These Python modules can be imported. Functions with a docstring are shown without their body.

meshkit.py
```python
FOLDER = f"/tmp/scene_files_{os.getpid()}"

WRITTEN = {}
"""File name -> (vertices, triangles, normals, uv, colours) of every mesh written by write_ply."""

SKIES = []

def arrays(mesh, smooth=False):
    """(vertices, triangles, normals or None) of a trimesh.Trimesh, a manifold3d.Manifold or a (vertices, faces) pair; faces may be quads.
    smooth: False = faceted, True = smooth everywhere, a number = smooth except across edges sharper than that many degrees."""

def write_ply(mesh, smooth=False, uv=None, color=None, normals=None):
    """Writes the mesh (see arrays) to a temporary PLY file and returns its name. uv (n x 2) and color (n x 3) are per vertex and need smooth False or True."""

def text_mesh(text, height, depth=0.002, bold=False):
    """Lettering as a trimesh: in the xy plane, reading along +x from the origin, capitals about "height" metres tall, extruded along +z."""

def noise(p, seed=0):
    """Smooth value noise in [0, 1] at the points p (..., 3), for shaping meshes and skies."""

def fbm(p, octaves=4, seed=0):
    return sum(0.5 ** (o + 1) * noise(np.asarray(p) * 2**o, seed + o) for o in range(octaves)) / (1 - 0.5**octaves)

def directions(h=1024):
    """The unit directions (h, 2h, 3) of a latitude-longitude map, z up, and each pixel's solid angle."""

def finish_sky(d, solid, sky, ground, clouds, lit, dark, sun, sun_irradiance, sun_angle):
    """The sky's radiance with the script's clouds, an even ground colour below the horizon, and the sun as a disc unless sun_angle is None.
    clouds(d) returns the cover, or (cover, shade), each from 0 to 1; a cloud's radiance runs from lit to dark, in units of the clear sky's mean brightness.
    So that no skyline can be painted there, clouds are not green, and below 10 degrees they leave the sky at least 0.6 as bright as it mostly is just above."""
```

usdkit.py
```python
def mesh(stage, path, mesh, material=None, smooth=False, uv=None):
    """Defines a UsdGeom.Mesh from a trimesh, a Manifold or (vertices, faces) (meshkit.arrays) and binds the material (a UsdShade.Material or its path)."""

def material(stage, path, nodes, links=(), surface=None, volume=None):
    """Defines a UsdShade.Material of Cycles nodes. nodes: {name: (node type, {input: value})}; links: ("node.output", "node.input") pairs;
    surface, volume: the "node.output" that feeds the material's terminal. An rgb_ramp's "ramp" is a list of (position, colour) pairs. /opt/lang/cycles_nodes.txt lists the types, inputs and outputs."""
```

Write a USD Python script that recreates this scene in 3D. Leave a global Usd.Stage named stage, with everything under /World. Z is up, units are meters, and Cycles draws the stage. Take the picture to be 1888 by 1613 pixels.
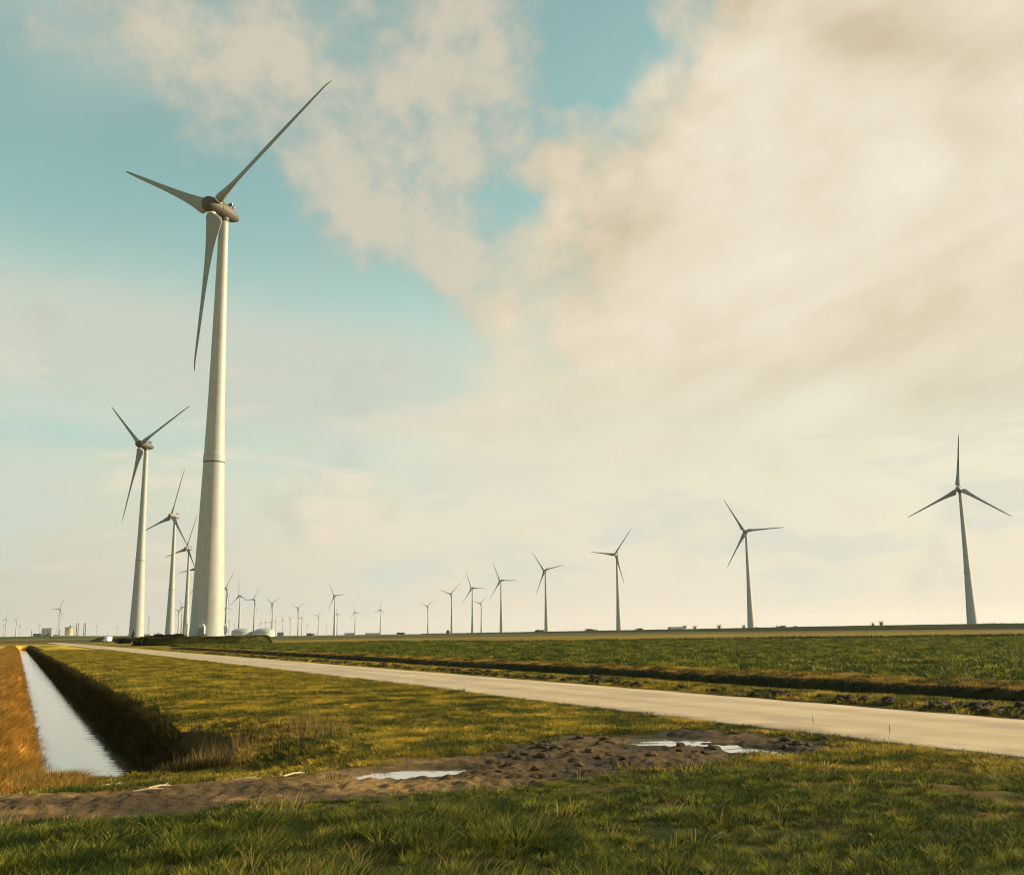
import math, random
import numpy as np
import trimesh
import usdkit, meshkit
from pxr import Usd, UsdGeom, UsdLux, UsdShade, Gf, Sdf, Vt

stage = Usd.Stage.CreateInMemory()
UsdGeom.SetStageUpAxis(stage, UsdGeom.Tokens.z)
UsdGeom.SetStageMetersPerUnit(stage, 1.0)
world = UsdGeom.Xform.Define(stage, '/World')
stage.SetDefaultPrim(world.GetPrim())
UsdGeom.Scope.Define(stage, '/World/Looks')
RNG = np.random.default_rng(7)

# ---------------------------------------------------------------- camera
EYE = 1.7
PITCH, ROLL, FOCAL = 0.18697, 0.0135, 1900.0 / 1888.0        # focal length in picture widths
fwd = np.array([0, math.cos(PITCH), math.sin(PITCH)])
_r, _u = np.array([1.0, 0, 0]), np.array([0, -math.sin(PITCH), math.cos(PITCH)])
right = math.cos(ROLL) * _r - math.sin(ROLL) * _u
up = math.sin(ROLL) * _r + math.cos(ROLL) * _u
cam = UsdGeom.Camera.Define(stage, '/World/camera')
cam.CreateHorizontalApertureAttr(36.0)
cam.CreateFocalLengthAttr(36.0 * FOCAL)
cam.CreateClippingRangeAttr((0.1, 60000.0))
EXPOSURE = 1.2
cam.CreateExposureAttr(EXPOSURE)
M4 = Gf.Matrix4d(*right, 0, *up, 0, *(-fwd), 0, 0, 0, EYE, 1)
UsdGeom.Xformable(cam).AddTransformOp().Set(M4)

# ---------------------------------------------------------------- sun
SUN_AZ, SUN_EL = math.radians(78), math.radians(21)
sun_dir = np.array([math.sin(SUN_AZ) * math.cos(SUN_EL), math.cos(SUN_AZ) * math.cos(SUN_EL), math.sin(SUN_EL)])
sun = UsdLux.DistantLight.Define(stage, '/World/sun')
sun.CreateIntensityAttr(1.25)
sun.CreateAngleAttr(0.5)
sun.CreateNormalizeAttr(True)
sun.CreateColorAttr(Gf.Vec3f(1.0, 0.83, 0.55))
_z = sun_dir
_x = np.cross([0, 0, 1.0], _z); _x /= np.linalg.norm(_x)
_y = np.cross(_z, _x)
UsdGeom.Xformable(sun).AddTransformOp().Set(Gf.Matrix4d(*_x, 0, *_y, 0, *_z, 0, 0, 0, 0, 1))


# ---------------------------------------------------------------- node graph helper
class Graph:
    def __init__(self):
        self.n, self.l, self.k = {}, [], 0

    def add(self, kind, out, **inp):
        self.k += 1
        name = f'{kind}_{self.k}'
        vals = {}
        for key, v in inp.items():
            if isinstance(v, str) and '.' in v and v.split('.')[0] in self.n:
                self.l.append((v, f'{name}.{key}'))
            else:
                vals[key] = v
        self.n[name] = (kind, vals)
        return f'{name}.{out}'

    def m(self, op, a, b=0.0, c=0.0, clamp=False):
        return self.add('math', 'value', math_type=op, value1=a, value2=b, value3=c, use_clamp=clamp)

    def noise(self, vec, scale, detail=4.0, rough=0.55, dist=0.0, lac=2.0):
        return self.add('noise_texture', 'fac', vector=vec, scale=scale, detail=detail, roughness=rough, distortion=dist, lacunarity=lac)

    def step(self, v, lo, hi):
        return self.add('map_range', 'result', range_type='smoothstep', value=v, from_min=lo, from_max=hi, to_min=0.0, to_max=1.0)

    def mixc(self, fac, a, b, kind='mix'):
        return self.add('mix', 'color', mix_type=kind, fac=fac, color1=a, color2=b)

    def ramp(self, fac, stops):
        return self.add('rgb_ramp', 'color', fac=fac, ramp=stops)

    def mat(self, path, surface=None, volume=None):
        return usdkit.material(stage, '/World/Looks/' + path, self.n, self.l, surface=surface, volume=volume)


# ---------------------------------------------------------------- sky with clouds
SKY = 0.0505


def make_sky():
    g = Graph()
    d = g.add('texture_coordinate', 'generated')
    node = g.add('separate_xyz', 'x', vector=d).split('.')[0]
    X, Z = node + '.x', node + '.z'
    sky = g.add('sky_texture', 'color', sky_type='single_scattering', sun_disc=False, sun_elevation=SUN_EL, sun_rotation=SUN_AZ,
                altitude=0.0, air_density=1.0, aerosol_density=1.3, ozone_density=1.0)
    base = g.mixc(1.0, sky, SKYTINT, 'multiply')
    P = g.add('combine_xyz', 'vector', x=X, y=0.0, z=Z)

    def blob(az, el, wx, wz, rot=0.0):
        """soft elliptical region round a bearing"""
        az, el = math.radians(az), math.radians(el)
        c = (math.cos(el) * math.sin(az), 0.0, math.sin(el))
        q = g.add('mapping', 'vector', mapping_type='texture', vector=P, location=c, rotation=(0.0, math.radians(-rot), 0.0), scale=(wx, 1.0, wz))
        r = g.add('vector_math', 'value', math_type='length', vector1=q)
        return g.m('exponent', g.m('multiply', g.m('multiply', r, r), -1.0))

    def total(*vs):
        t = vs[0]
        for v in vs[1:]:
            t = g.m('add', t, v)
        return t

    def scaled(v, k):
        return g.m('multiply', v, k)

    def mid(v):
        return g.m('subtract', v, 0.5)

    # streaks lie along a direction that rises to the right, and are flatter near the horizon
    q = g.add('mapping', 'vector', mapping_type='point', vector=d, rotation=(0.0, math.radians(20), 0.0))
    q2 = g.add('mapping', 'vector', mapping_type='point', vector=q, scale=(1.0, 1.0, 3.4))
    flat = g.add('mapping', 'vector', mapping_type='point', vector=d, scale=(1.0, 1.0, 1.9))
    pz = mid(g.noise(d, 8.5, 9.0, 0.58, 0.12))
    fz = mid(g.noise(d, 30.0, 7.0, 0.62, 0.2))
    bz = mid(g.noise(d, 3.4, 4.0, 0.5, 0.2))
    szk = mid(g.noise(q2, 6.0, 8.0, 0.55, 0.25))
    lz = mid(g.noise(flat, 13.0, 8.0, 0.6, 0.15))
    bil = mid(g.add('voronoi_texture', 'distance', vector=g.mixc(0.06, d, g.add('noise_texture', 'color', vector=d, scale=14.0, detail=6.0, roughness=0.6), 'add'), scale=15.0, feature='f1', detail=1.0, roughness=0.5))

    # low haze towards the horizon, paler on the sun's side
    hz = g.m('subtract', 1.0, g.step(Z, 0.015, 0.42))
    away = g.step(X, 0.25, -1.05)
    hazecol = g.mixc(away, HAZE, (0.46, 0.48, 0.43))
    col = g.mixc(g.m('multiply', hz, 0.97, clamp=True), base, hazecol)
    # pale veil on the left, with a clear strip under it
    veil = total(scaled(blob(-25, 15.6, 0.30, 0.060, -3), 0.95), scaled(blob(-10, 13.6, 0.17, 0.055, 6), 0.60), scaled(blob(-22, 31.0, 0.26, 0.08), 0.47), scaled(szk, 0.45), scaled(bz, 0.35), scaled(lz, 0.15))
    veil = g.step(veil, 0.02, 0.95)
    col = g.mixc(g.m('multiply', veil, 0.92), col, VEIL)
    col = g.mixc(g.m('multiply', blob(-25, 10.3, 0.15, 0.013, 0), 0.45), col, (0.40, 0.62, 0.58))
    col = g.mixc(g.m('multiply', blob(-10, 9.0, 0.10, 0.010, 0), 0.35), col, (0.52, 0.66, 0.60))

    # thin broken cloud left of the big bank
    thin = total(scaled(blob(-2.0, 25.5, 0.17, 0.085, -18), 0.66), scaled(blob(-7.5, 22.5, 0.10, 0.045, -35), 0.44), scaled(blob(-0.6, 31.5, 0.08, 0.06), 0.50),
                 scaled(blob(-3.0, 20.0, 0.035, 0.022), 0.42), scaled(blob(-2.0, 17.5, 0.03, 0.03), 0.35), scaled(blob(-12, 30, 0.16, 0.06), 0.34), scaled(blob(-22, 29, 0.12, 0.05), 0.26), scaled(blob(5.6, 30.0, 0.030, 0.050, 30), -0.75),
                 scaled(blob(-3.6, 17.6, 0.02, 0.03, 0), -0.2), scaled(pz, 1.8), scaled(fz, 0.6), scaled(bil, -0.35))
    thin = g.step(thin, 0.0, 0.70)
    col = g.mixc(g.m('multiply', thin, 0.80), col, g.ramp(g.m('add', thin, scaled(fz, 0.5)), [(0.0, (0.42, 0.47, 0.40)), (0.6, (0.60, 0.55, 0.43)), (1.0, (0.70, 0.61, 0.47))]))
    # pinkish low cumulus near the horizon
    pink = g.step(total(scaled(blob(-5.0, 11.6, 0.10, 0.020, 4), 0.85), scaled(blob(-10.3, 5.4, 0.022, 0.012), 0.95), scaled(blob(-9.0, 4.2, 0.05, 0.006), 0.6), scaled(blob(2, 6, 0.12, 0.010, 3), 0.5), scaled(blob(25, 4.5, 0.03, 0.016), 0.6),
                        scaled(blob(-24, 3.6, 0.09, 0.007), 0.5), scaled(lz, 1.0), scaled(fz, 0.4)), 0.25, 0.85)
    col = g.mixc(g.m('multiply', pink, 0.62), col, (0.82, 0.70, 0.56))

    # layered paler and bluer bands low down
    layer = g.noise(g.add('mapping', 'vector', mapping_type='point', vector=d, scale=(1.0, 1.0, 3.6), rotation=(0.0, math.radians(3), 0.0)), 5.5, 8.0, 0.58, 0.2)
    lowband = g.m('multiply', g.step(Z, 0.0, 0.07), g.step(Z, 0.30, 0.14))
    col = g.mixc(g.m('multiply', g.m('multiply', g.step(layer, 0.50, 0.36), lowband), 0.75), col, (0.62, 0.675, 0.60))
    col = g.mixc(g.m('multiply', g.m('multiply', g.step(layer, 0.53, 0.68), lowband), 0.70), col, (0.86, 0.745, 0.60))
    # the big cloud bank that fills the right side
    edge = g.m('add', g.m('add', X, 0.068), scaled(g.m('subtract', Z, 0.242), -0.62))
    edge = total(edge, scaled(pz, 0.20), scaled(fz, 0.05), scaled(bil, -0.085), scaled(bz, 0.05), scaled(blob(2.2, 25.5, 0.05, 0.035, 40), 0.085), scaled(blob(-1, 17, 0.04, 0.05), 0.05), scaled(blob(-1.5, 12.0, 0.05, 0.03), 0.05), scaled(blob(5.8, 30.8, 0.030, 0.05, 30), -0.06))
    bank = g.add('map_range', 'result', range_type='smoothstep', value=edge, from_min=-0.050, from_max=g.m('multiply_add', g.step(Z, 0.50, 0.22), 0.05, 0.060), to_min=0.0, to_max=1.0)
    lowfade = g.step(Z, 0.02, 0.29)
    rim = g.m('multiply', g.step(edge, 0.14, 0.02), g.step(Z, 0.25, 0.40))
    shade = total(0.62, scaled(szk, 0.78), scaled(pz, 0.34), scaled(bz, 0.28), scaled(fz, 0.22), scaled(bil, -0.16), scaled(rim, -0.22),
                  scaled(blob(8.6, 24.0, 0.07, 0.035, 45), -0.14), scaled(blob(4.5, 20.5, 0.08, 0.035, 20), -0.18), scaled(blob(21, 30.0, 0.12, 0.022, -22), -0.34), scaled(blob(25.5, 24.6, 0.03, 0.02, -40), -0.35),
                  scaled(blob(13.5, 27, 0.09, 0.07, 40), 0.22), scaled(blob(22.5, 23.0, 0.07, 0.05, 40), 0.34), scaled(blob(14, 19, 0.12, 0.05, 25), 0.12),
                  scaled(blob(24.0, 11.8, 0.10, 0.016, 10), -0.36), scaled(blob(17, 11.4, 0.05, 0.020, 15), 0.26), scaled(blob(23, 15.6, 0.14, 0.016, 17), -0.22), scaled(blob(20, 18.2, 0.14, 0.010, 20), 0.22))
    ccol = g.ramp(shade, [(0.0, CLOUD[0]), (0.33, CLOUD[1]), (0.60, CLOUD[2]), (0.95, CLOUD[3])])
    ccol = g.mixc(g.m('subtract', 1.0, lowfade), ccol, HAZE)
    col = g.mixc(g.m('multiply', bank, g.m('multiply_add', lowfade, 0.72, 0.25)), col, ccol)
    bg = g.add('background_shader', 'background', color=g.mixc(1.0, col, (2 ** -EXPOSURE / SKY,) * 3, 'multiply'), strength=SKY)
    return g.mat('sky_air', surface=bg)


# colours of the sky as seen in the picture
SKYTINT = (0.085 * 2.65, 0.085 * 2.95, 0.085 * 1.86)
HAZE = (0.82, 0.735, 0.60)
VEIL = (0.60, 0.64, 0.54)
CLOUD = [(0.57, 0.465, 0.31), (0.72, 0.615, 0.45), (0.81, 0.71, 0.54), (0.90, 0.81, 0.665)]
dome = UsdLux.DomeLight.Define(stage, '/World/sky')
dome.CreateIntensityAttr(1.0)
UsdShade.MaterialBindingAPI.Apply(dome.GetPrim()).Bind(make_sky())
dome.GetPrim().SetCustomDataByKey('label', 'teal evening sky with a broad cream cloud bank on the right')
dome.GetPrim().SetCustomDataByKey('category', 'sky')
dome.GetPrim().SetCustomDataByKey('kind', 'structure')

# ---------------------------------------------------------------- scene tree helpers
USED = {}


def fresh(parent, name):
    key = (parent, name)
    n = USED.get(key, -1) + 1
    USED[key] = n
    return f'{parent}/{name}' if n == 0 else f'{parent}/{name}_{n:03d}'


def tag(prim, label=None, cat=None, group=None, kind=None):
    p = prim.GetPrim() if hasattr(prim, 'GetPrim') else prim
    for k, v in (('label', label), ('category', cat), ('group', group), ('kind', kind)):
        if v:
            p.SetCustomDataByKey(k, v)
    return prim


def thing(name, label, cat, loc=(0, 0, 0), rz=0.0, group=None):
    x = UsdGeom.Xform.Define(stage, fresh('/World', name))
    x.AddTranslateOp().Set(Gf.Vec3d(*map(float, loc)))
    if rz:
        x.AddRotateZOp().Set(math.degrees(rz))
    tag(x, label, cat, group)
    return x


def part(parent, name, mesh, mat, smooth=30, label=None):
    path = '/World' if parent is None else str(parent.GetPath())
    m = usdkit.mesh(stage, fresh(path, name), mesh, mat, smooth)
    if label:
        tag(m, label)
    return m


def color_primvar(m, cols, name='tint'):
    pv = UsdGeom.PrimvarsAPI(m).CreatePrimvar(name, Sdf.ValueTypeNames.Color3fArray, 'vertex')
    pv.Set(Vt.Vec3fArray.FromNumpy(np.asarray(cols, np.float32)))


def join(*ms):
    return trimesh.util.concatenate(list(ms))


def box(cx, cy, cz, sx, sy, sz):
    return trimesh.creation.box((sx, sy, sz)).apply_translation((cx, cy, cz))


def rod(a, b, r0, r1=None, n=8):
    """tapered closed rod from a to b"""
    r1 = r0 if r1 is None else r1
    a, b = np.asarray(a, float), np.asarray(b, float)
    z = (b - a) / np.linalg.norm(b - a)
    x = np.cross(z, [0.3, 0.9, 0.2]); x /= np.linalg.norm(x)
    y = np.cross(z, x)
    t = np.arange(n) * 2 * np.pi / n
    ring = np.cos(t)[:, None] * x + np.sin(t)[:, None] * y
    v = np.vstack([a + ring * r0, b + ring * r1, a, b])
    f = []
    for i in range(n):
        j = (i + 1) % n
        f += [(i, j, n + j), (i, n + j, n + i), (2 * n, j, i), (2 * n + 1, n + i, n + j)]
    return trimesh.Trimesh(v, np.array(f), process=False)


def lathe(profile, n=48):
    """surface of revolution about z from (radius, z) pairs, closed at the ends"""
    pr = np.asarray(profile, float)
    t = np.arange(n) * 2 * np.pi / n
    v = np.stack([pr[:, 0:1] * np.cos(t), pr[:, 0:1] * np.sin(t), np.repeat(pr[:, 1:2], n, 1)], -1).reshape(-1, 3)
    f = []
    for k in range(len(pr) - 1):
        for i in range(n):
            a, b, c, d = k * n + i, k * n + (i + 1) % n, (k + 1) * n + (i + 1) % n, (k + 1) * n + i
            f += [(a, b, c), (a, c, d)]
    m = trimesh.Trimesh(v, np.array(f), process=True)
    m.update_faces(m.nondegenerate_faces())
    return m


def smooth01(x, lo, hi):
    t = np.clip((np.asarray(x, float) - lo) / (hi - lo), 0, 1)
    return t * t * (3 - 2 * t)


def fb(x, y, s, o=4, seed=0):
    p = np.stack([np.asarray(x, float) * s, np.asarray(y, float) * s, np.full(np.shape(x), 0.37)], -1)
    return meshkit.fbm(p, o, seed)


# ---------------------------------------------------------------- materials
def plain(name, col, rough=0.6, spec=0.5, var=0.0, scale=3.0, bump=0.0, metallic=0.0):
    g = Graph()
    c = col
    kw = {}
    if var or bump:
        pos = g.add('geometry', 'position')
        nz = g.noise(pos, scale, 5.0, 0.6)
        if var:
            lo, hi = tuple(v * (1 - var) for v in col), tuple(min(1, v * (1 + var)) for v in col)
            c = g.ramp(nz, [(0.3, lo), (0.7, hi)])
        if bump:
            kw['normal'] = g.add('bump', 'normal', height=nz, strength=bump, distance=0.1)
    return g.mat(name, surface=g.add('principled_bsdf', 'BSDF', base_color=c, roughness=rough, specular_ior_level=spec, metallic=metallic, **kw))


def tower_paint(name, col, ring=3.75):
    """white tower paint: faint ring joints of the segments, rain streaks, a little grime"""
    g = Graph()
    tc = g.add('texture_coordinate', 'object')
    s = g.add('separate_xyz', 'z', vector=tc)
    n = s.split('.')[0]
    fr = g.m('fraction', g.m('divide', n + '.z', ring))
    line = g.m('subtract', 1.0, g.step(g.m('absolute', g.m('subtract', fr, 0.5)), 0.0, 0.012))
    st = g.add('mapping', 'vector', mapping_type='point', vector=tc, scale=(1.3, 1.3, 0.035))
    streak = g.noise(st, 1.6, 5.0, 0.6)
    blot = g.noise(tc, 0.35, 4.0, 0.6)
    c = g.ramp(g.m('multiply_add', streak, 0.6, g.m('multiply', blot, 0.4)), [(0.3, tuple(v * 0.78 for v in col)), (0.5, col), (0.7, tuple(min(0.9, v * 1.04) for v in col))])
    c = g.mixc(g.m('multiply', line, 0.30), c, (0.25, 0.26, 0.24))
    return g.mat(name, surface=g.add('principled_bsdf', 'BSDF', base_color=c, roughness=0.55, specular_ior_level=0.35))


MAT = {}
MAT['tower'] = tower_paint('tower_paint', (0.29, 0.295, 0.272))
MAT['blade'] = plain('blade_paint', (0.19, 0.21, 0.19), 0.6, 0.25, 0.10, 0.6)
MAT['nacelle'] = plain('nacelle_paint', (0.078, 0.070, 0.052), 0.6, 0.25, 0.15, 0.8)
MAT['pale_nacelle'] = plain('pale_nacelle_paint', (0.20, 0.195, 0.165), 0.6, 0.25, 0.08, 0.8)
MAT['dark_metal'] = plain('dark_metal', (0.02, 0.02, 0.02), 0.5, 0.5)
MAT['grey_metal'] = plain('grey_metal', (0.30, 0.31, 0.31), 0.45, 0.5, 0.15, 2.0)
MAT['cabinet'] = plain('cabinet_paint', (0.36, 0.38, 0.36), 0.5, 0.4, 0.15, 2.0)
MAT['white_paint'] = plain('white_paint', (0.78, 0.78, 0.76), 0.35, 0.5, 0.05, 2.0)
MAT['glass_dark'] = plain('dark_window', (0.015, 0.018, 0.02), 0.08, 0.6)
MAT['rubber'] = plain('rubber', (0.012, 0.012, 0.012), 0.8, 0.3)
MAT['cladding'] = plain('teal_cladding', (0.17, 0.22, 0.22), 0.6, 0.3, 0.18, 0.12)
MAT['cladding_pale'] = plain('pale_cladding', (0.30, 0.33, 0.32), 0.6, 0.3, 0.18, 0.12)
MAT['concrete'] = plain('warm_concrete', (0.50, 0.40, 0.27), 0.8, 0.2, 0.12, 0.15)
MAT['tank_white'] = plain('tank_white', (0.36, 0.355, 0.335), 0.5, 0.4, 0.06, 0.1)
MAT['tank_roof'] = plain('tank_roof', (0.22, 0.27, 0.255), 0.5, 0.4, 0.1, 0.1)
MAT['soot'] = plain('chimney_soot', (0.05, 0.045, 0.04), 0.7, 0.3)
MAT['bark'] = plain('bark', (0.07, 0.055, 0.04), 0.9, 0.2, 0.3, 3.0)
MAT['dead_stick'] = plain('bleached_stick', (0.50, 0.40, 0.26), 0.8, 0.2, 0.2, 20.0)


def leaf(name, lo, hi, scale, transl=0.35, mid=None, random_mix=0.35, stops=(0.35, 0.65)):
    """leaf or blade colour that drifts from patch to patch and from clump to clump"""
    g = Graph()
    pos = g.add('geometry', 'position')
    flat = g.add('mapping', 'vector', mapping_type='point', vector=pos, scale=(1.0, 1.0, 0.2))
    nz = g.noise(flat, scale, 4.0, 0.6)
    rnd = g.add('object_info', 'random')
    isl = g.add('geometry', 'random_per_island')
    f = g.m('add', g.m('multiply', nz, 1 - random_mix), g.m('multiply', g.m('multiply_add', isl, 0.6, g.m('multiply', rnd, 0.4)), random_mix))
    st = [(stops[0], lo), (stops[1], hi)]
    if mid:
        st.insert(1, (sum(stops) / 2, mid))
    c = g.ramp(f, st)
    a = g.add('principled_bsdf', 'BSDF', base_color=c, roughness=0.6, specular_ior_level=0.12)
    b = g.add('translucent_bsdf', 'BSDF', color=c)
    return g.mat(name, surface=g.add('mix_closure', 'closure', fac=transl, closure1=a, closure2=b))


MAT['grass_near'] = leaf('foreground_grass', (0.024, 0.040, 0.006), (0.95, 0.82, 0.170), 1.3, 0.32, (0.33, 0.31, 0.034), 0.78, (0.26, 0.74))
MAT['grass_dry'] = leaf('dry_grass', (0.22, 0.16, 0.04), (0.55, 0.42, 0.15), 2.0, 0.35)
MAT['grass_verge'] = leaf('verge_grass', (0.035, 0.050, 0.006), (0.90, 0.54, 0.075), 0.7, 0.34, (0.37, 0.265, 0.028), 0.45, (0.32, 0.60))
MAT['grass_bank'] = leaf('orange_bank_grass', (0.17, 0.105, 0.020), (0.90, 0.62, 0.180), 1.6, 0.32, (0.66, 0.36, 0.070), 0.55)
MAT['grass_ridge'] = leaf('ochre_ridge_grass', (0.035, 0.040, 0.008), (0.70, 0.46, 0.100), 0.6, 0.35, (0.34, 0.22, 0.034), 0.35, (0.36, 0.62))
MAT['grass_shade_tint'] = leaf('dark_bank_grass', (0.026, 0.024, 0.006), (0.22, 0.135, 0.028), 1.2, 0.3, (0.075, 0.056, 0.012), 0.5)  # dark tone carries the painted shade of the right bank and mound slopes
MAT['grass_ditch_shade'] = leaf('roadside_ditch_shade_grass', (0.008, 0.012, 0.003), (0.055, 0.050, 0.012), 0.9, 0.3, (0.020, 0.023, 0.005), 0.4)  # near-black tone paints the shade inside the roadside ditch
MAT['crop'] = leaf('crop_leaf', (0.022, 0.042, 0.005), (0.80, 0.66, 0.110), 0.5, 0.32, (0.27, 0.24, 0.024), 0.55, (0.32, 0.68))
MAT['reed'] = leaf('reed_stem', (0.20, 0.12, 0.04), (0.50, 0.34, 0.13), 3.0, 0.3)
MAT['bush'] = leaf('bush_leaf', (0.012, 0.016, 0.006), (0.04, 0.045, 0.014), 0.6, 0.2)
MAT['twig'] = leaf('twig_crown', (0.10, 0.08, 0.06), (0.20, 0.16, 0.11), 0.6, 0.2)

# ground: zone colours come from the mesh, grain and clod relief from noise
g = Graph()
at = g.add('attribute', 'color', attribute='tint')
pos = g.add('geometry', 'position')
n1, n2 = g.noise(pos, 2.2, 6.0, 0.65), g.noise(pos, 14.0, 6.0, 0.65)
k = g.m('multiply_add', n1, 0.9, g.m('multiply', n2, 0.9))
col = g.mixc(1.0, at, g.ramp(k, [(0.45, (0.45, 0.45, 0.45)), (0.9, (1.0, 1.0, 1.0)), (1.3, (1.55, 1.5, 1.4))]), 'multiply')
nb = g.add('bump', 'normal', height=g.m('multiply_add', n1, 1.0, g.m('multiply', n2, 0.5)), strength=0.8, distance=0.15)
MAT['ground'] = g.mat('ground_cover', surface=g.add('principled_bsdf', 'BSDF', base_color=col, roughness=0.95, specular_ior_level=0.06, normal=nb))
g = Graph()
at = g.add('attribute', 'color', attribute='tint')
pos = g.add('geometry', 'position')
n1, n2 = g.noise(pos, 5.0, 7.0, 0.65), g.noise(pos, 40.0, 6.0, 0.65)
col = g.mixc(1.0, at, g.ramp(n1, [(0.3, (0.55, 0.55, 0.55)), (0.7, (1.35, 1.3, 1.25))]), 'multiply')
nb = g.add('bump', 'normal', height=g.m('multiply_add', n1, 1.0, g.m('multiply', n2, 0.35)), strength=0.9, distance=0.10)
rg = g.ramp(n1, [(0.32, (0.45,) * 3), (0.5, (0.85,) * 3)])
MAT['mud'] = g.mat('wet_mud', surface=g.add('principled_bsdf', 'BSDF', base_color=col, roughness=rg, specular_ior_level=0.18, normal=nb))
# road
g = Graph()
at = g.add('attribute', 'color', attribute='tint')
pos = g.add('geometry', 'position')
al = g.add('mapping', 'vector', mapping_type='point', vector=g.add('mapping', 'vector', mapping_type='point', vector=pos, rotation=(0, 0, -math.atan(0.475))), scale=(1.0, 0.05, 1.0))
n0, n1, n2 = g.noise(al, 2.2, 5.0, 0.6), g.noise(pos, 0.8, 5.0, 0.6), g.noise(pos, 45.0, 4.0, 0.7)
k = g.m('multiply_add', n0, 0.42, g.m('multiply_add', n1, 0.36, g.m('multiply', n2, 0.32)))
col = g.mixc(1.0, at, g.ramp(k, [(0.40, (0.68, 0.65, 0.60)), (0.55, (1.0, 1.0, 1.0)), (0.70, (1.22, 1.21, 1.20))]), 'multiply')
nb = g.add('bump', 'normal', height=n2, strength=0.25, distance=0.01)
MAT['road'] = g.mat('pale_road_surface', surface=g.add('principled_bsdf', 'BSDF', base_color=col, roughness=0.52, specular_ior_level=0.5, normal=nb))
# still water over mud
g = Graph()
pos = g.add('geometry', 'position')
w = g.noise(g.add('mapping', 'vector', mapping_type='point', vector=pos, scale=(1.0, 2.2, 1.0)), 1.6, 3.0, 0.5)
nb = g.add('bump', 'normal', height=w, strength=0.10, distance=0.05)
a = g.add('diffuse_bsdf', 'BSDF', color=(0.16, 0.15, 0.11))
b = g.add('glossy_bsdf', 'BSDF', color=(0.98, 0.98, 0.98), roughness=0.03, normal=nb)
MAT['water'] = g.mat('still_water', surface=g.add('mix_closure', 'closure', fac=g.m('multiply_add', g.add('fresnel', 'fac', IOR=1.5), 0.85, 0.28, clamp=True), closure1=a, closure2=b))

# ---------------------------------------------------------------- terrain
SL = 0.475
DEN = math.sqrt(1 + SL * SL)


def to_uv(x, y):
    """u: metres to the right of the ditch and road line, v: metres along it"""
    return (x + SL * y) / DEN, (y - SL * x) / DEN


def to_xy(u, v):
    return (u - SL * v) / DEN, (SL * u + v) / DEN


WATER = -1.0
TOWER1, TOWER2 = (-67.32, 229.41), None
ROAD0, ROAD1 = 11.85, 16.75
MUD_POLY = None


def seg_dist(x, y, a, b):
    a, b = np.asarray(a, float), np.asarray(b, float)
    d = b - a
    t = np.clip(((x - a[0]) * d[0] + (y - a[1]) * d[1]) / (d @ d), 0, 1)
    return np.hypot(x - a[0] - t * d[0], y - a[1] - t * d[1])


TRACK = [((-10.0, 12.0), (-5.5, 11.35), 1.65), ((-5.5, 11.35), (-2.2, 12.6), 1.45), ((-2.2, 12.6), (0.0, 13.9), 1.55), ((0.0, 14.0), (1.6, 15.6), 2.0), ((1.6, 15.6), (3.4, 17.2), 2.2),
         ((3.4, 17.2), (5.0, 17.0), 1.1), ((5.0, 17.0), (6.1, 14.6), 0.35)]


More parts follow.
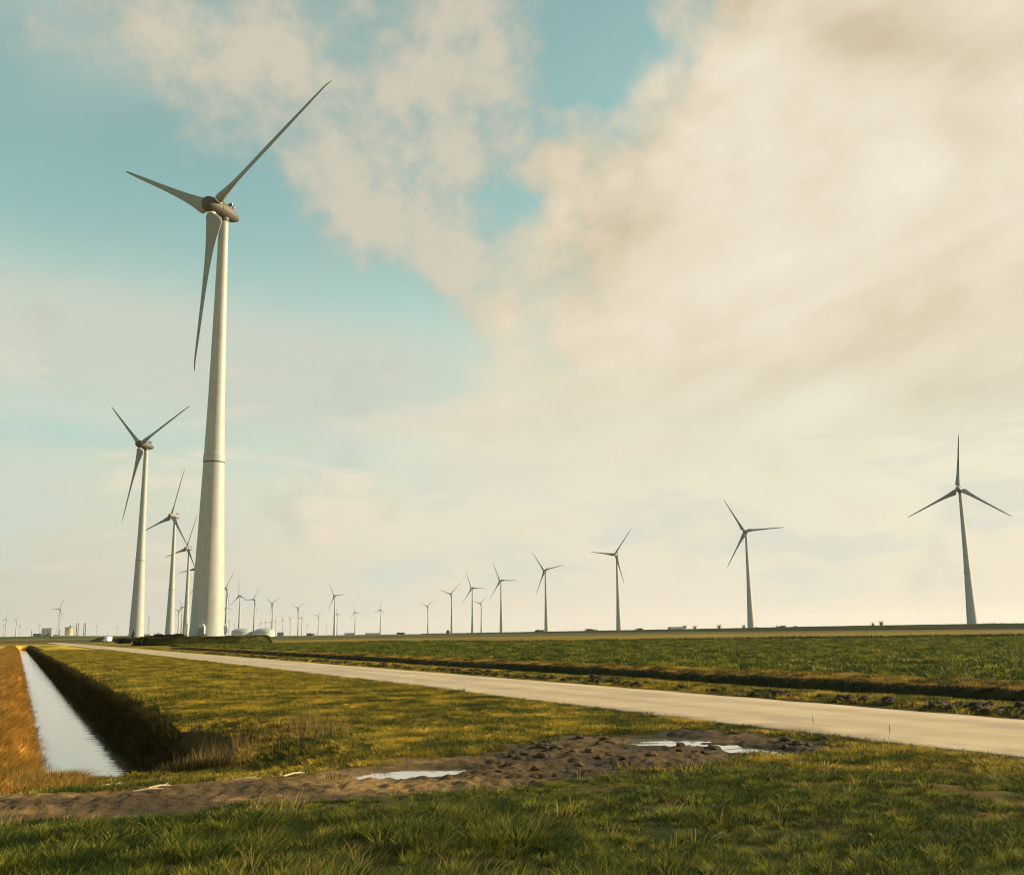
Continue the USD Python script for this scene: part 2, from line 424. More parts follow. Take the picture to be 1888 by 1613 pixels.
def mud_amount(x, y):
    w = np.full(np.shape(x), -9.0)
    for a, b, r in TRACK:
        w = np.maximum(w, 1 - seg_dist(x, y, a, b) / r)
    w = w + (fb(x, y, 0.9, 4, 3) - 0.5) * 1.1
    return smooth01(w, 0.02, 0.40) * (1 - smooth01(to_uv(x, y)[0], ROAD0 - 0.9, ROAD0 - 0.25))


PUDDLES = [((-1.25, 13.95), (0.78, 0.44), 0.35), ((2.42, 17.30), (0.92, 0.80), -0.3), ((3.50, 16.0), (1.05, 0.44), -1.02), ((1.40, 14.20), (0.26, 0.16), 0.0), ((0.2, 13.75), (0.22, 0.14), 0.6),
           ((-2.75, 34.6), (3.2, 0.14), 2.014)]
MOUND2 = (-190.5, 530.0)


def height(x, y):
    u, v = to_uv(x, y)
    r = np.hypot(x, y)
    z = (fb(x, y, 0.22, 4, 11) - 0.5) * 0.16 * smooth01(r, 2, 10) * (1 - smooth01(r, 150, 400)) + (fb(x, y, 2.0, 3, 21) - 0.5) * 0.10 * (1 - smooth01(r, 25, 60))
    # shoulder of the road
    road = smooth01(u, ROAD0 - 1.1, ROAD0 - 0.35) * (1 - smooth01(u, ROAD1 + 0.1, ROAD1 + 0.7)) * (1 - smooth01(v, 430, 520))
    z = z * (1 - road) - 0.003 * road
    # ground falls a little towards the end of the ditch
    z = z - 0.42 * smooth01(v, 12.5, 17.3) * (1 - smooth01(v, 19, 26)) * smooth01(u, -2.2, -0.6) * (1 - smooth01(u, 3.2, 5.2))
    # the water ditch on the left
    wob = (fb(x, y, 0.5, 3, 5) - 0.5) * 0.5
    wob2 = (fb(x, y, 1.3, 3, 6) - 0.5) * 0.35
    wide = 0.95 * np.exp(-((v - 20.6) / 1.5) ** 2)
    lip_r, foot_r = 3.30 + wob + wide, 2.25 + wob2 + 0.25 * wide
    lip_l, foot_l = -0.35 + wob * 0.6, 0.92 + wob2
    across = np.minimum(smooth01(u, lip_l - 0.25, foot_l + 0.25), 1 - smooth01(u, foot_r - 0.25, lip_r + 0.1))
    along = smooth01(v, 17.6, 22.2) * (1 - smooth01(v, 300, 312))
    dep = across * along
    z = z * (1 - dep) - 1.45 * dep
    # lower field and second ditch further left
    z = z - 0.8 * smooth01(-u, 1.6, 3.4) * smooth01(v, 14, 40) * (1 - smooth01(v, 290, 330))
    # the dry ditch beyond the road
    wob = (fb(x, y, 0.6, 3, 8) - 0.5) * 0.5
    d2 = np.minimum(smooth01(u, 19.8 + wob, 21.4), 1 - smooth01(u, 22.9, 24.2 + wob)) * (1 - smooth01(v, 178, 192)) * smooth01(v, -60, -40)
    z = z * (1 - d2) - 1.25 * d2
    z = z + 0.12 * np.exp(-((u - 25.6) / 0.9) ** 2) * (1 - smooth01(v, 175, 190)) + 0.12 * np.exp(-((u - 18.2) / 0.8) ** 2) * (1 - smooth01(v, 175, 190))
    # churned mud
    near = r < 45
    if np.any(near):
        m = np.zeros(np.shape(x))
        m[near] = mud_amount(x[near], y[near])
        lump = (1 - np.abs(2 * fb(x, y, 2.6, 3, 31) - 1)) ** 1.6 * 0.06 + (fb(x, y, 1.2, 2, 33) - 0.5) * 0.06 + (fb(x, y, 7.0, 3, 34) - 0.5) * 0.13
        ty = -x * math.sin(0.25) + y * math.cos(0.25)
        rut = (np.abs(fb(x * 1.0, y * 1.6, 6.0, 3, 35) - 0.5) * 0.15 - 0.025 + np.sin((x + 0.3 * y) * 24 + 14 * fb(x, y, 1.1, 2, 37)) * 0.006) * np.exp(-((ty - 12.9) / 1.3) ** 2)
        rough_here = np.clip(0.35 + 0.75 * smooth01(x, -2.5, 0.5), 0, 1)
        z = z * (1 - 0.7 * m) + m * (-0.062 - 0.016 * smooth01(x, -2, 0.5) + lump * rough_here + rut)
        for (cx, cy), (ax, ay), th in PUDDLES:
            a = (x - cx) * math.cos(th) + (y - cy) * math.sin(th)
            b = -(x - cx) * math.sin(th) + (y - cy) * math.cos(th)
            q = np.exp(-((a / ax) ** 2 + (b / ay) ** 2) * 1.3)
            q = np.clip(1.35 * q - 0.12, 0, 0.80)
            z = np.where(near, z * (1 - q) - 0.145 * q + q * (fb(x, y * 1.6, 2.6, 3, 39) - 0.5) * 0.22, z)
    return z


PUDDLE_Z = -0.078


def crop_end(x):
    """far edge of the green crop field"""
    return np.interp(x, [-400, -27, 0, 70, 160, 600], [215, 200, 168, 152, 140, 120])


def zone(x, y):
    """0 verge, 1 mud, 2 crop field, 3 stubble field, 4 far land, 5 ditch bank, 6 roadside ditch"""
    u, v = to_uv(x, y)
    r = np.hypot(x, y)
    k = np.zeros(np.shape(x), int)
    k[(u > 26.6)] = 2
    k[((y > crop_end(x)) & (u > 26.6)) | ((v > 190) & (u > 17.5)) | (v > 320)] = 3
    k[r > 640] = 4
    k[(u > 19.4) & (u < 26.6) & (v < 190)] = 6
    k[(u > -2.4) & (u < 4.0 + 0.95 * np.exp(-((v - 20.6) / 1.5) ** 2)) & (v > 17.0) & (v < 312)] = 5
    near = r < 45
    m = np.zeros(np.shape(x))
    m[near] = mud_amount(x[near], y[near])
    k[(m > 0.5) & (u < ROAD0)] = 1
    return k, m


def ground_tint(x, y):
    u, v = to_uv(x, y)
    r = np.hypot(x, y)
    k, m = zone(x, y)
    p = fb(x, y, 0.25, 4, 41)[..., None]
    p2 = fb(x, y, 0.05, 4, 43)[..., None]
    A = lambda c: np.broadcast_to(np.array(c, float), x.shape + (3,))
    mix = lambda a, b, t: A(a) * (1 - t) + A(b) * t
    c = mix((0.022, 0.030, 0.007), (0.075, 0.055, 0.014), smooth01(p, 0.35, 0.65))
    far_verge = mix((0.11, 0.105, 0.014), (0.46, 0.31, 0.036), smooth01(p, 0.36, 0.58))
    t = smooth01(v, 16, 40)[..., None]
    c = c * (1 - t) + far_verge * t
    crop = mix((0.05, 0.062, 0.009), (0.24, 0.205, 0.026), smooth01(p * 0.5 + p2 * 0.5, 0.40, 0.60))
    c = np.where((k == 2)[..., None], crop, c)
    stub = mix((0.105, 0.090, 0.012), (0.165, 0.120, 0.018), smooth01(p2, 0.35, 0.65))
    band = smooth01(r, 420, 470)[..., None]
    stub = stub * (1 - band) + mix((0.10, 0.060, 0.018), (0.070, 0.055, 0.016), smooth01(p2, 0.4, 0.6)) * band
    c = np.where((k == 3)[..., None], stub, c)
    farc = mix((0.060, 0.055, 0.018), (0.045, 0.055, 0.018), smooth01(fb(x, y, 0.004, 3, 45), 0.4, 0.6)[..., None])
    c = np.where((k == 4)[..., None], farc, c)
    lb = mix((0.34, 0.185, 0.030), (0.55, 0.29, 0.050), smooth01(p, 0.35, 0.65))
    rb = mix((0.035, 0.030, 0.008), (0.090, 0.060, 0.015), smooth01(p, 0.35, 0.65))  # right bank: its shade is put into the darker tint
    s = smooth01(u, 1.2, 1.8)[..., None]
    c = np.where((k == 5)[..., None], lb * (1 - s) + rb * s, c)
    ditch = mix((0.014, 0.017, 0.005), (0.028, 0.026, 0.008), smooth01(p, 0.35, 0.65))  # shade of the ditch is painted in by this near-black tint
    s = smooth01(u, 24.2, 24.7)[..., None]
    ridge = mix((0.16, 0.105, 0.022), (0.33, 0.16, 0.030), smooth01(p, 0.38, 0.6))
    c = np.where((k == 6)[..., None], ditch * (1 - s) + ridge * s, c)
    # trodden soil along the road edge
    s = (np.exp(-((u - ROAD0 + 0.2) / 0.35) ** 2) + np.exp(-((u - ROAD1 - 0.5) / 0.5) ** 2))[..., None].clip(0, 1) * (v < 420)[..., None]
    c = c * (1 - 0.7 * s) + A((0.055, 0.040, 0.018)) * 0.7 * s
    mc = mix((0.055, 0.036, 0.013), (0.26, 0.165, 0.055), smooth01(fb(x, y, 0.8, 4, 47), 0.35, 0.65)[..., None])
    wet = smooth01(x, -2.0, 0.6)[..., None]
    mc = mc * (1 - 0.66 * wet)
    c = c * (1 - m[..., None]) + mc * m[..., None]
    return c


def azimuths():
    a = np.radians(np.arange(-36, 36.001, 0.095))
    b = np.radians(np.arange(36, 324, 3.0)[1:])
    return np.concatenate([a, b])


def radii():
    inv = lambda r0, r1, px: 1 / np.arange(1 / r0, 1 / r1, -px / (EYE * 1970.0))
    return np.unique(np.round(np.concatenate([[0.4, 1.5, 3, 4.5, 5.5, 6.2], inv(6.8, 21, 0.85), inv(21, 45, 1.4), inv(45, 330, 0.75), np.geomspace(335, 30000, 46)]), 3))


AZ, RR = azimuths(), radii()
gx, gy = RR[:, None] * np.sin(AZ), RR[:, None] * np.cos(AZ)
gz = height(gx, gy)
tint = ground_tint(gx, gy)
na, nr = len(AZ), len(RR)
i, j = np.meshgrid(np.arange(nr - 1), np.arange(na), indexing='ij')
j2 = (j + 1) % na
quads = np.stack([i * na + j, (i + 1) * na + j, (i + 1) * na + j2, i * na + j2], -1).reshape(-1, 4)
fx, fy = gx.reshape(-1)[quads].mean(1), gy.reshape(-1)[quads].mean(1)
spread = np.abs(j2 - j).reshape(-1) > 1
qa = AZ[j].reshape(-1) + 0.0008
qr = (RR[i] + RR[i + 1]).reshape(-1) / 2
kz, _ = zone(qr * np.sin(qa), qr * np.cos(qa))
P = np.stack([gx, gy, gz], -1).reshape(-1, 3)
TI = tint.reshape(-1, 3)
NR = None
_t = trimesh.Trimesh(P, np.vstack([quads[:, [0, 2, 1]], quads[:, [0, 3, 2]]]), process=False)
fcross = np.cross(P[_t.faces[:, 1]] - P[_t.faces[:, 0]], P[_t.faces[:, 2]] - P[_t.faces[:, 0]])
NR = np.zeros_like(P)
for c in range(3):
    np.add.at(NR, _t.faces[:, c], fcross)
NR /= np.maximum(np.linalg.norm(NR, axis=1, keepdims=True), 1e-20)
ZONES = {0: ('grass_verge', 'ground'), 1: ('mud_track', 'mud'), 2: ('crop_field', 'ground'), 3: ('stubble_field', 'ground'), 4: ('far_land', 'ground'), 5: ('ditch_bank', 'ground'), 6: ('roadside_ditch', 'ground')}
for k, (name, mat) in ZONES.items():
    q = quads[kz == k]
    ids, inv = np.unique(q, return_inverse=True)
    q = inv.reshape(q.shape)
    f = np.vstack([q[:, [0, 2, 1]], q[:, [0, 3, 2]]])
    m = usdkit.mesh(stage, '/World/' + name, (P[ids], f), MAT[mat])
    m.CreateNormalsAttr(Vt.Vec3fArray.FromNumpy(NR[ids].astype(np.float32)))
    m.SetNormalsInterpolation('vertex')
    color_primvar(m, TI[ids])
    tag(m, kind='structure')


def ground_z(x, y):
    return float(height(np.array([float(x)]), np.array([float(y)]))[0])


# ---------------------------------------------------------------- road, ditch water, puddles
vs = np.concatenate([np.arange(-60, 0, 1.0), np.arange(0, 60, 0.2), np.geomspace(60, 500, 160)])
us = np.concatenate([[0, 0.001], np.linspace(0.02, 0.98, 23), [0.999, 1]])
edge0 = ROAD0 + (fb(vs * 0 + 5, vs, 0.6, 4, 51) - 0.5) * 0.5 * np.exp(-np.abs(vs) / 120)
edge1 = ROAD1 + (fb(vs * 0 + 9, vs, 0.6, 4, 53) - 0.5) * 0.5 * np.exp(-np.abs(vs) / 120)
U = edge0[:, None] + (edge1 - edge0)[:, None] * us
V = np.repeat(vs[:, None], len(us), 1)
rx, ry = to_xy(U, V)
rz = 0.012 + 0.05 * (1 - (2 * us - 1) ** 2)[None, :] + 0 * U
rz[:, 0] = rz[:, -1] = -0.05
n = len(us)
i, j = np.meshgrid(np.arange(len(vs) - 1), np.arange(n - 1), indexing='ij')
q = np.stack([i * n + j, i * n + j + 1, (i + 1) * n + j + 1, (i + 1) * n + j], -1).reshape(-1, 4)
road = usdkit.mesh(stage, '/World/road', (np.stack([rx, ry, rz], -1).reshape(-1, 3), q), MAT['road'], True)
prof = np.interp(us, [0, 0.05, 0.12, 0.26, 0.36, 0.5, 0.62, 0.72, 0.86, 0.95, 1.0], [0.62, 1.10, 1.16, 0.90, 0.84, 1.06, 0.86, 0.83, 1.04, 1.10, 0.70])
dirt = smooth01(fb(rx, ry, 1.1, 5, 57), 0.42, 0.66) * np.clip(np.exp(-us * 9) + 0.8 * np.exp(-(1 - us) * 9), 0, 1)[None, :] * (0.35 + 0.65 * np.exp(-((V - 14) / 9) ** 2)) + 0.26 * smooth01(fb(rx, ry, 0.6, 5, 59), 0.48, 0.68)
rc = np.array([0.375, 0.285, 0.16]) * prof[None, :, None] * np.ones((len(vs), 1, 1))
color_primvar(road, (rc * (1 - dirt[..., None]) + np.array([0.13, 0.088, 0.038]) * dirt[..., None]).reshape(-1, 3))
tag(road, kind='structure')

vs = np.concatenate([np.arange(17, 60, 1.0), np.geomspace(60, 312, 60)])
pts, q = [], []
for n, v in enumerate(vs):
    for u in np.linspace(0.1, 3.6, 5):
        pts.append((*to_xy(u, v), WATER))
for n in range(len(vs) - 1):
    for k in range(4):
        q.append((n * 5 + k, n * 5 + k + 1, n * 5 + k + 6, n * 5 + k + 5))
tag(usdkit.mesh(stage, '/World/ditch_water', (np.array(pts), np.array(q)), MAT['water']), kind='structure')
for k, ((cx, cy), (ax, ay), th) in enumerate(PUDDLES):
    t = np.arange(40) * 2 * np.pi / 40
    a, b = np.cos(t) * ax * 1.5, np.sin(t) * ay * 1.5
    x, y = cx + a * math.cos(th) - b * math.sin(th), cy + a * math.sin(th) + b * math.cos(th)
    v = np.vstack([np.stack([x, y, np.full(40, PUDDLE_Z - 0.004 * k)], 1), [(cx, cy, PUDDLE_Z - 0.004 * k)]])
    f = np.array([(i, (i + 1) % 40, 40) for i in range(40)])
    tag(usdkit.mesh(stage, fresh('/World', 'puddle'), (v, f), MAT['water']), kind='structure')

# ---------------------------------------------------------------- wind turbines
TILT = math.radians(6)
AX = np.array([0, math.cos(TILT), math.sin(TILT)])
E1, E2 = np.array([1.0, 0, 0]), np.array([0, -math.sin(TILT), math.cos(TILT)])
AXLE_Z, HUB_OUT = 98.35, 3.5
HUB = np.array([0, 0, AXLE_Z]) + AX * HUB_OUT
TOWER_D = [(0, 7.66), (2.6, 7.2), (13.3, 6.46), (22, 5.72), (39.2, 4.57), (52.6, 3.74), (75, 2.85), (96.6, 2.1)]
CHORD = [(1.3, 1.5), (1.9, 1.6), (2.5, 2.7), (3.2, 3.7), (4.3, 3.85), (5.5, 3.6), (7, 3.15), (9, 2.65), (12, 2.15), (16, 1.75), (20, 1.45), (25, 1.2), (30, 1.0), (35, 0.78), (39, 0.52), (40.6, 0.30), (41.2, 0.06)]


def blade_mesh(t, fine=True):
    rdir = math.sin(t) * E1 + math.cos(t) * E2
    lead = -(math.cos(t) * E1 - math.sin(t) * E2)
    m = 18 if fine else 10
    th = np.arange(m) * 2 * np.pi / m
    rows = CHORD if fine else CHORD[::2]
    v = []
    for r, c in rows:
        circ = 1 - smooth01(r, 1.6, 4.0)
        tc = 0.32 * (1 - smooth01(r, 3, 14)) + 0.17
        tk = tc * (1 - circ) + 1.0 * circ
        beta = math.radians(22) * (1 - smooth01(r, 2, 26)) + math.radians(2)
        cd, td = math.cos(beta) * lead + math.sin(beta) * AX, -math.sin(beta) * lead + math.cos(beta) * AX
        xs = 0.5 * np.cos(th)
        ys = 0.5 * tk * np.sin(th) * (circ + (1 - circ) * (0.25 + 0.75 * (xs + 0.5)) * 1.25)
        off = 0.0 * circ + (1 - circ) * -0.22
        bend = AX * (0.35 * (r / 41) ** 2 - 0.3 * smooth01(r, 38.5, 41.3))
        for x, y in zip(xs, ys):
            v.append(HUB + rdir * r + cd * (x + off) * c + td * y * c + bend)
    f = []
    n = len(rows)
    for k in range(n - 1):
        for i in range(m):
            a, b, c_, d = k * m + i, k * m + (i + 1) % m, (k + 1) * m + (i + 1) % m, (k + 1) * m + i
            f += [(a, b, c_), (a, c_, d)]
    for i in range(1, m - 1):
        f += [(0, i + 1, i), ((n - 1) * m, (n - 1) * m + i, (n - 1) * m + i + 1)]
    mesh = trimesh.Trimesh(np.array(v), np.array(f), process=False)
    mesh.fix_normals()
    return mesh


def on_axle(profile, n):
    """lathe whose axis is the axle; profile of (radius, distance ahead of the hub centre)"""
    m = lathe(profile, n)
    z = m.vertices[:, 2:3]
    m.vertices = HUB + m.vertices[:, 0:1] * E1 + m.vertices[:, 1:2] * E2 * -1 + z * AX
    m.fix_normals()
    return m


def turbine(label, dist, az, yaw, phase, base=0.0, detail=1, group=None, pale=True, lattice=False):
    az, yaw = math.radians(az), math.radians(yaw)
    hub_h = np.array([math.sin(yaw), math.cos(yaw)]) * math.cos(TILT) * HUB_OUT
    x, y = dist * math.sin(az) - hub_h[0], dist * math.cos(az) - hub_h[1]
    t = thing('wind_turbine', label, 'wind turbine', (x, y, base), -yaw, group)
    n = (64, 40, 20, 12)[3 - detail]
    if lattice:
        for sx in (-1, 1):
            for sy in (-1, 1):
                part(t, 'leg', rod((sx * 7, sy * 7, 0), (sx * 1.3, sy * 1.3, 97), 0.55, 0.35, 6), MAT['grey_metal'])
        m = []
        for k in range(12):
            z0, z1 = k * 97 / 12, (k + 1) * 97 / 12
            a0, a1 = 7 - 5.7 * z0 / 97, 7 - 5.7 * z1 / 97
            for (ax_, ay_), (bx, by) in (((-1, -1), (1, -1)), ((1, -1), (1, 1)), ((1, 1), (-1, 1)), ((-1, 1), (-1, -1))):
                m += [rod((ax_ * a0, ay_ * a0, z0), (bx * a1, by * a1, z1), 0.2, n=5), rod((bx * a0, by * a0, z0), (ax_ * a1, ay_ * a1, z1), 0.2, n=5)]
        part(t, 'bracing', join(*m), MAT['grey_metal'])
    else:
        zs = np.concatenate([np.linspace(0, 30, 13), np.linspace(34, 96.6, 16)]) if detail > 1 else np.array([d[0] for d in TOWER_D])
        rad = np.interp(zs, [d[0] for d in TOWER_D], [d[1] / 2 for d in TOWER_D])
        part(t, 'tower', lathe([(0, 0)] + list(zip(rad, zs)) + [(0, 96.6)], n), MAT['tower'], 40)
        if detail > 1:
            r0, r1 = np.interp([38.6, 40.2], [d[0] for d in TOWER_D], [d[1] / 2 for d in TOWER_D])
            part(t, 'collar', lathe([(r0 - 0.03, 38.6), (r0 + 0.10, 38.62), (r1 + 0.10, 40.2), (r1 - 0.03, 40.35)], n), MAT['tower'], 30)
            part(t, 'joint_ring', lathe([(r0 - 0.03, 38.3), (r0 + 0.03, 38.32), (r0 + 0.03, 38.52), (r0 - 0.03, 38.52)], n), MAT['soot'], 30)
            part(t, 'yaw_ring', lathe([(0, 95.9), (1.12, 95.95), (1.22, 96.1), (1.22, 97.0), (0, 97.0)], n), MAT['nacelle'], 30)
    nm = MAT['pale_nacelle'] if pale else MAT['nacelle']
    spin = on_axle([(0, 2.9), (0.55, 2.82), (1.05, 2.55), (1.45, 2.1), (1.72, 1.5), (1.86, 0.8), (1.92, 0), (1.98, -0.8), (2.0, -1.55), (0, -1.55)], n)
    phase = math.radians(phase)
    dirs = [math.sin(phase + k * 2 * math.pi / 3) * E1 + math.cos(phase + k * 2 * math.pi / 3) * E2 for k in range(3)]
    bosses = [rod(HUB + d * 0.3, HUB + d * 2.15, 1.05, 0.92, 20 if detail > 1 else 10) for d in dirs]
    part(t, 'spinner', join(spin, *bosses) if detail > 0 else spin, nm, 40)
    part(t, 'nacelle', join(on_axle([(0, -1.6), (2.03, -1.62), (2.06, -2.2), (2.04, -2.75), (1.97, -2.8), (1.93, -3.6), (1.76, -4.7), (1.45, -5.9), (1.08, -6.9), (0.66, -7.6), (0.25, -8.02), (0, -8.1)], n),
                            rod(np.array([0, 0, 96.3]), np.array([0, 0, 97.8]), 1.1, 1.2, n)), nm, 40)
    for k in range(3):
        b = part(t, 'blade', blade_mesh(phase + k * 2 * math.pi / 3, detail > 0), MAT['blade'], 50)
        if detail > 1:
            part(b, 'root_collar', rod(HUB + dirs[k] * 2.02, HUB + dirs[k] * 2.24, 1.06, 1.06, 28), MAT['white_paint'], 40)
    if detail > 1:
        c = HUB - AX * 5.0 + E2 * 1.7
        part(t, 'wind_sensor', join(rod(c, c + E2 * 1.2, 0.08), box(*(c + E2 * 0.9), 1.5, 0.35, 0.6), rod(c + E2 * 0.9 + E1 * 0.8, c + E2 * 1.9 + E1 * 0.8, 0.06), rod(c + E2 * 0.3 - AX * 0.8, c + E2 * 1.1 - AX * 1.4, 0.28, 0.3)), MAT['dark_metal'], 30)
    return t, (x, y), yaw


def tower_box(t, yaw, xy, side_deg, z, w, h, dpt, name, mat, sub=None):
    """a cabinet on the tower wall; side_deg is measured from the direction of the viewer, to the right"""
    back = math.atan2(-xy[0], -xy[1])
    a = back - math.radians(side_deg)          # compass bearing of the outward normal
    la = a - yaw                                # in the turbine's own frame
    nrm, tan = np.array([math.sin(la), math.cos(la), 0]), np.array([math.cos(la), -math.sin(la), 0])
    r = np.interp(z, [d[0] for d in TOWER_D], [d[1] / 2 for d in TOWER_D])
    s = np.linspace(0, math.pi, 13)
    prof = [(-w / 2, 0)] + [(-w / 2 * math.cos(k), h - w / 2 + w / 2 * math.sin(k)) for k in s] + [(w / 2, 0)]
    v = []
    for q in (r - 0.35, r + dpt):
        v += [nrm * q + tan * px_ + np.array([0, 0, z + pz_]) for px_, pz_ in prof]
    m = len(prof)
    f = []
    for i in range(m):
        j = (i + 1) % m
        f += [(i, j, m + j), (i, m + j, m + i)]
    for i in range(1, m - 1):
        f += [(0, i + 1, i), (m, m + i, m + i + 1)]
    mesh = trimesh.Trimesh(np.array(v), np.array(f), process=False); mesh.fix_normals()
    p = part(t, name, mesh, mat, 30)
    if sub:
        lou = []
        for k in range(6):
            zz = z + 0.25 + k * (h - w / 2 - 0.2) / 6
            c = nrm * (r + dpt + 0.02) + np.array([0, 0, zz])
            lou.append(rod(c - tan * w * 0.38, c + tan * w * 0.38, 0.05, n=5))
        part(p, sub, join(*lou), MAT['dark_metal'], False)
    return p


T1, xy1, y1 = turbine('huge white wind turbine nearest to the viewer, standing on a grassy mound beside the road', 236.6, -17.0, 213, 62, 1.76, 3, pale=False)
tower_box(T1, y1, xy1, -17, 0.55, 1.5, 2.1, 0.75, 'vent_cabinet', MAT['cabinet'], 'louvre')
tower_box(T1, y1, xy1, 84, 0.55, 1.5, 2.1, 0.55, 'vent_cabinet', MAT['cabinet'], 'louvre')
T2, xy2, y2 = turbine('second largest white wind turbine, behind and left of the nearest one', 562, -20.14, 216, 52, 1.9, 3, pale=False)
back = math.atan2(-xy2[0], -xy2[1]) + math.radians(20) - y2
nrm, tan = np.array([math.sin(back), math.cos(back), 0]), np.array([math.cos(back), -math.sin(back), 0])
v0 = nrm * 3.7
part(T2, 'door', join(rod(v0 + [0, 0, 1.9], v0 + nrm * 0.25 + [0, 0, 1.9], 0.9, n=4), rod(v0 + np.array([0, 0, 1.2]) - nrm * 0.3, v0 + np.array([0, 0, 3.6]) - nrm * 0.3, 0.62, n=6)), MAT['dark_metal'], False)
st = [rod(v0 + nrm * (0.5 + 0.32 * k) - tan * 0.7 + [0, 0, 1.2 - 0.2 * k], v0 + nrm * (0.5 + 0.32 * k) + tan * 0.7 + [0, 0, 1.2 - 0.2 * k], 0.12, n=5) for k in range(6)]
for s_ in (-0.7, 0.7):
    st += [rod(v0 + nrm * 0.4 + tan * s_ + [0, 0, 1.2], v0 + nrm * 2.4 + tan * s_ + [0, 0, 0.0], 0.08), rod(v0 + nrm * 0.4 + tan * s_ + [0, 0, 2.2], v0 + nrm * 2.4 + tan * s_ + [0, 0, 1.0], 0.05),
           rod(v0 + nrm * 2.4 + tan * s_ + [0, 0, 0], v0 + nrm * 2.4 + tan * s_ + [0, 0, 1.0], 0.05), rod(v0 + nrm * 0.4 + tan * s_ + [0, 0, 0.1], v0 + nrm * 0.4 + tan * s_ + [0, 0, 2.2], 0.06)]
part(T2, 'stairs', join(*st), MAT['dark_metal'], False)
FARM = 'row of white wind turbines beyond the crop field'
turbine('white wind turbine third in the left row, one blade straight up, between the two biggest', 889, -18.41, 217, 106, 1.0, 2)
turbine('slim white wind turbine rising just left of the biggest tower, fourth in its row', 1217, -17.57, 217, 102, 1.0, 2)
turbine('distant wind turbine almost wholly hidden by the left edge of the biggest tower', 1575, -17.06, 217, 98, 1.0, 1)
turbine('farther wind turbine behind the biggest tower, only a blade tip beside its left edge', 1909, -16.73, 217, 8, 1.0, 1)
turbine('wind turbine peeping out from behind the right edge of the biggest tower with two blades', 2220, -15.49, 217, 88, 0.5, 1)
turbine('distant wind turbine, one blade straight up, over the left end of the storage tanks', 2630, -14.80, 216, 10, 0.5, 1)
turbine('distant wind turbine with one level blade, before the gap between the storage tanks', 2894, -14.03, 217, 91, 0.5, 1)
turbine('distant wind turbine with blades in a Y, rising in front of the right storage tank', 3313, -13.08, 217, 58, 0.5, 1)
turbine('pale distant wind turbine with blades in a Y, right of the storage tanks', 3897, -11.71, 217, 62, 0.5, 1)
turbine('tallest distant wind turbine right of the tanks, standing alone left of the picture middle', 2687, -9.81, 217, 34, 0.5, 1)
turbine('faint distant wind turbine standing apart, midway between the tanks and the small dark tree', 4193, -7.33, 218, 114, 0.5, 1)
turbine('smallest and leftmost wind turbine of the right-hand arc', 3800, -4.76, 218, 68, 0.5, 1)
turbine('wind turbine with a small dark tree at its foot, second in the right-hand arc', 2635, -3.48, 218, 72, 0.5, 1)
turbine('wind turbine third in the right-hand arc, with a low one close behind on its right', 2299, -2.35, 217, 26, 0.5, 1)
turbine('small wind turbine in a gap of the right-hand arc, farther off than its two neighbours', 3513, -1.85, 218, 74, 0.5, 1)
turbine('wind turbine near the middle of the picture with one level blade to the right', 1982, -0.78, 217, 28, 0.5, 1)
turbine('wind turbine just right of the middle of the picture, sixth along the right-hand arc', 1671, 1.67, 220, 40, 0.5, 2)
turbine('white wind turbine with a level blade to the left, third from the right', 1342, 5.60, 221, 82, 0.5, 2)
turbine('white wind turbine with trees at its foot, second from the right', 1070, 12.65, 213, 32, 0.5, 2)
turbine('rightmost white wind turbine, seen face on with one blade straight up', 806, 23.53, 218, 116, 0.5, 2)
turbine('wind turbine on an open lattice tower, left among the factory buildings', 3729, -23.55, 205, 93, 0.0, 1, lattice=True)
turbine('faint wind turbine right behind the nearest tower, low against its right edge', 3687, -15.44, 217, 15, 0.0, 0)
for lab, d, a, ph in (('faint wind turbine between the second and third left towers, the lower of two', 4100, -17.84, 77), ('faint wind turbine between the second and third left towers, the higher of two', 3655, -17.69, 30),
                      ('faint tiny wind turbine at the far left edge, the taller one there', 5549, -25.95, 100), ('faint tiny wind turbine with a level blade, second tallest at the far left edge', 6004, -25.49, 95)):
    turbine(lab, d, a, 217, ph, 0, 0)
for d, a, ph in ((6598, -12.51, 4), (6212, -12.11, 50), (5915, -11.51, 100), (5351, -10.64, 86), (5001, -9.64, 14), (4647, -8.69, 20)):
    turbine('tiny pale wind turbine far off on the skyline right of the storage tanks', d, a, 217, ph, 0, 0, 'tiny turbines right of the tanks')
for d, a, ph in ((9925, -11.21, 4), (11115, -10.19, 50), (7089, -12.87, 100), (7552, -13.12, 86), (7581, -13.39, 14), (8176, -13.65, 20), (9233, -15.0, 70), (7123, -15.27, 44),
                 (7758, -26.01, 30), (8443, -25.31, 10), (8550, -24.41, 80), (9900, -20.79, 60), (8895, -21.76, 24)):
    turbine('faintest hair-thin wind turbine barely visible on the hazy horizon', d, a, 217, ph, 0, 0, 'hair-thin turbines on the horizon')


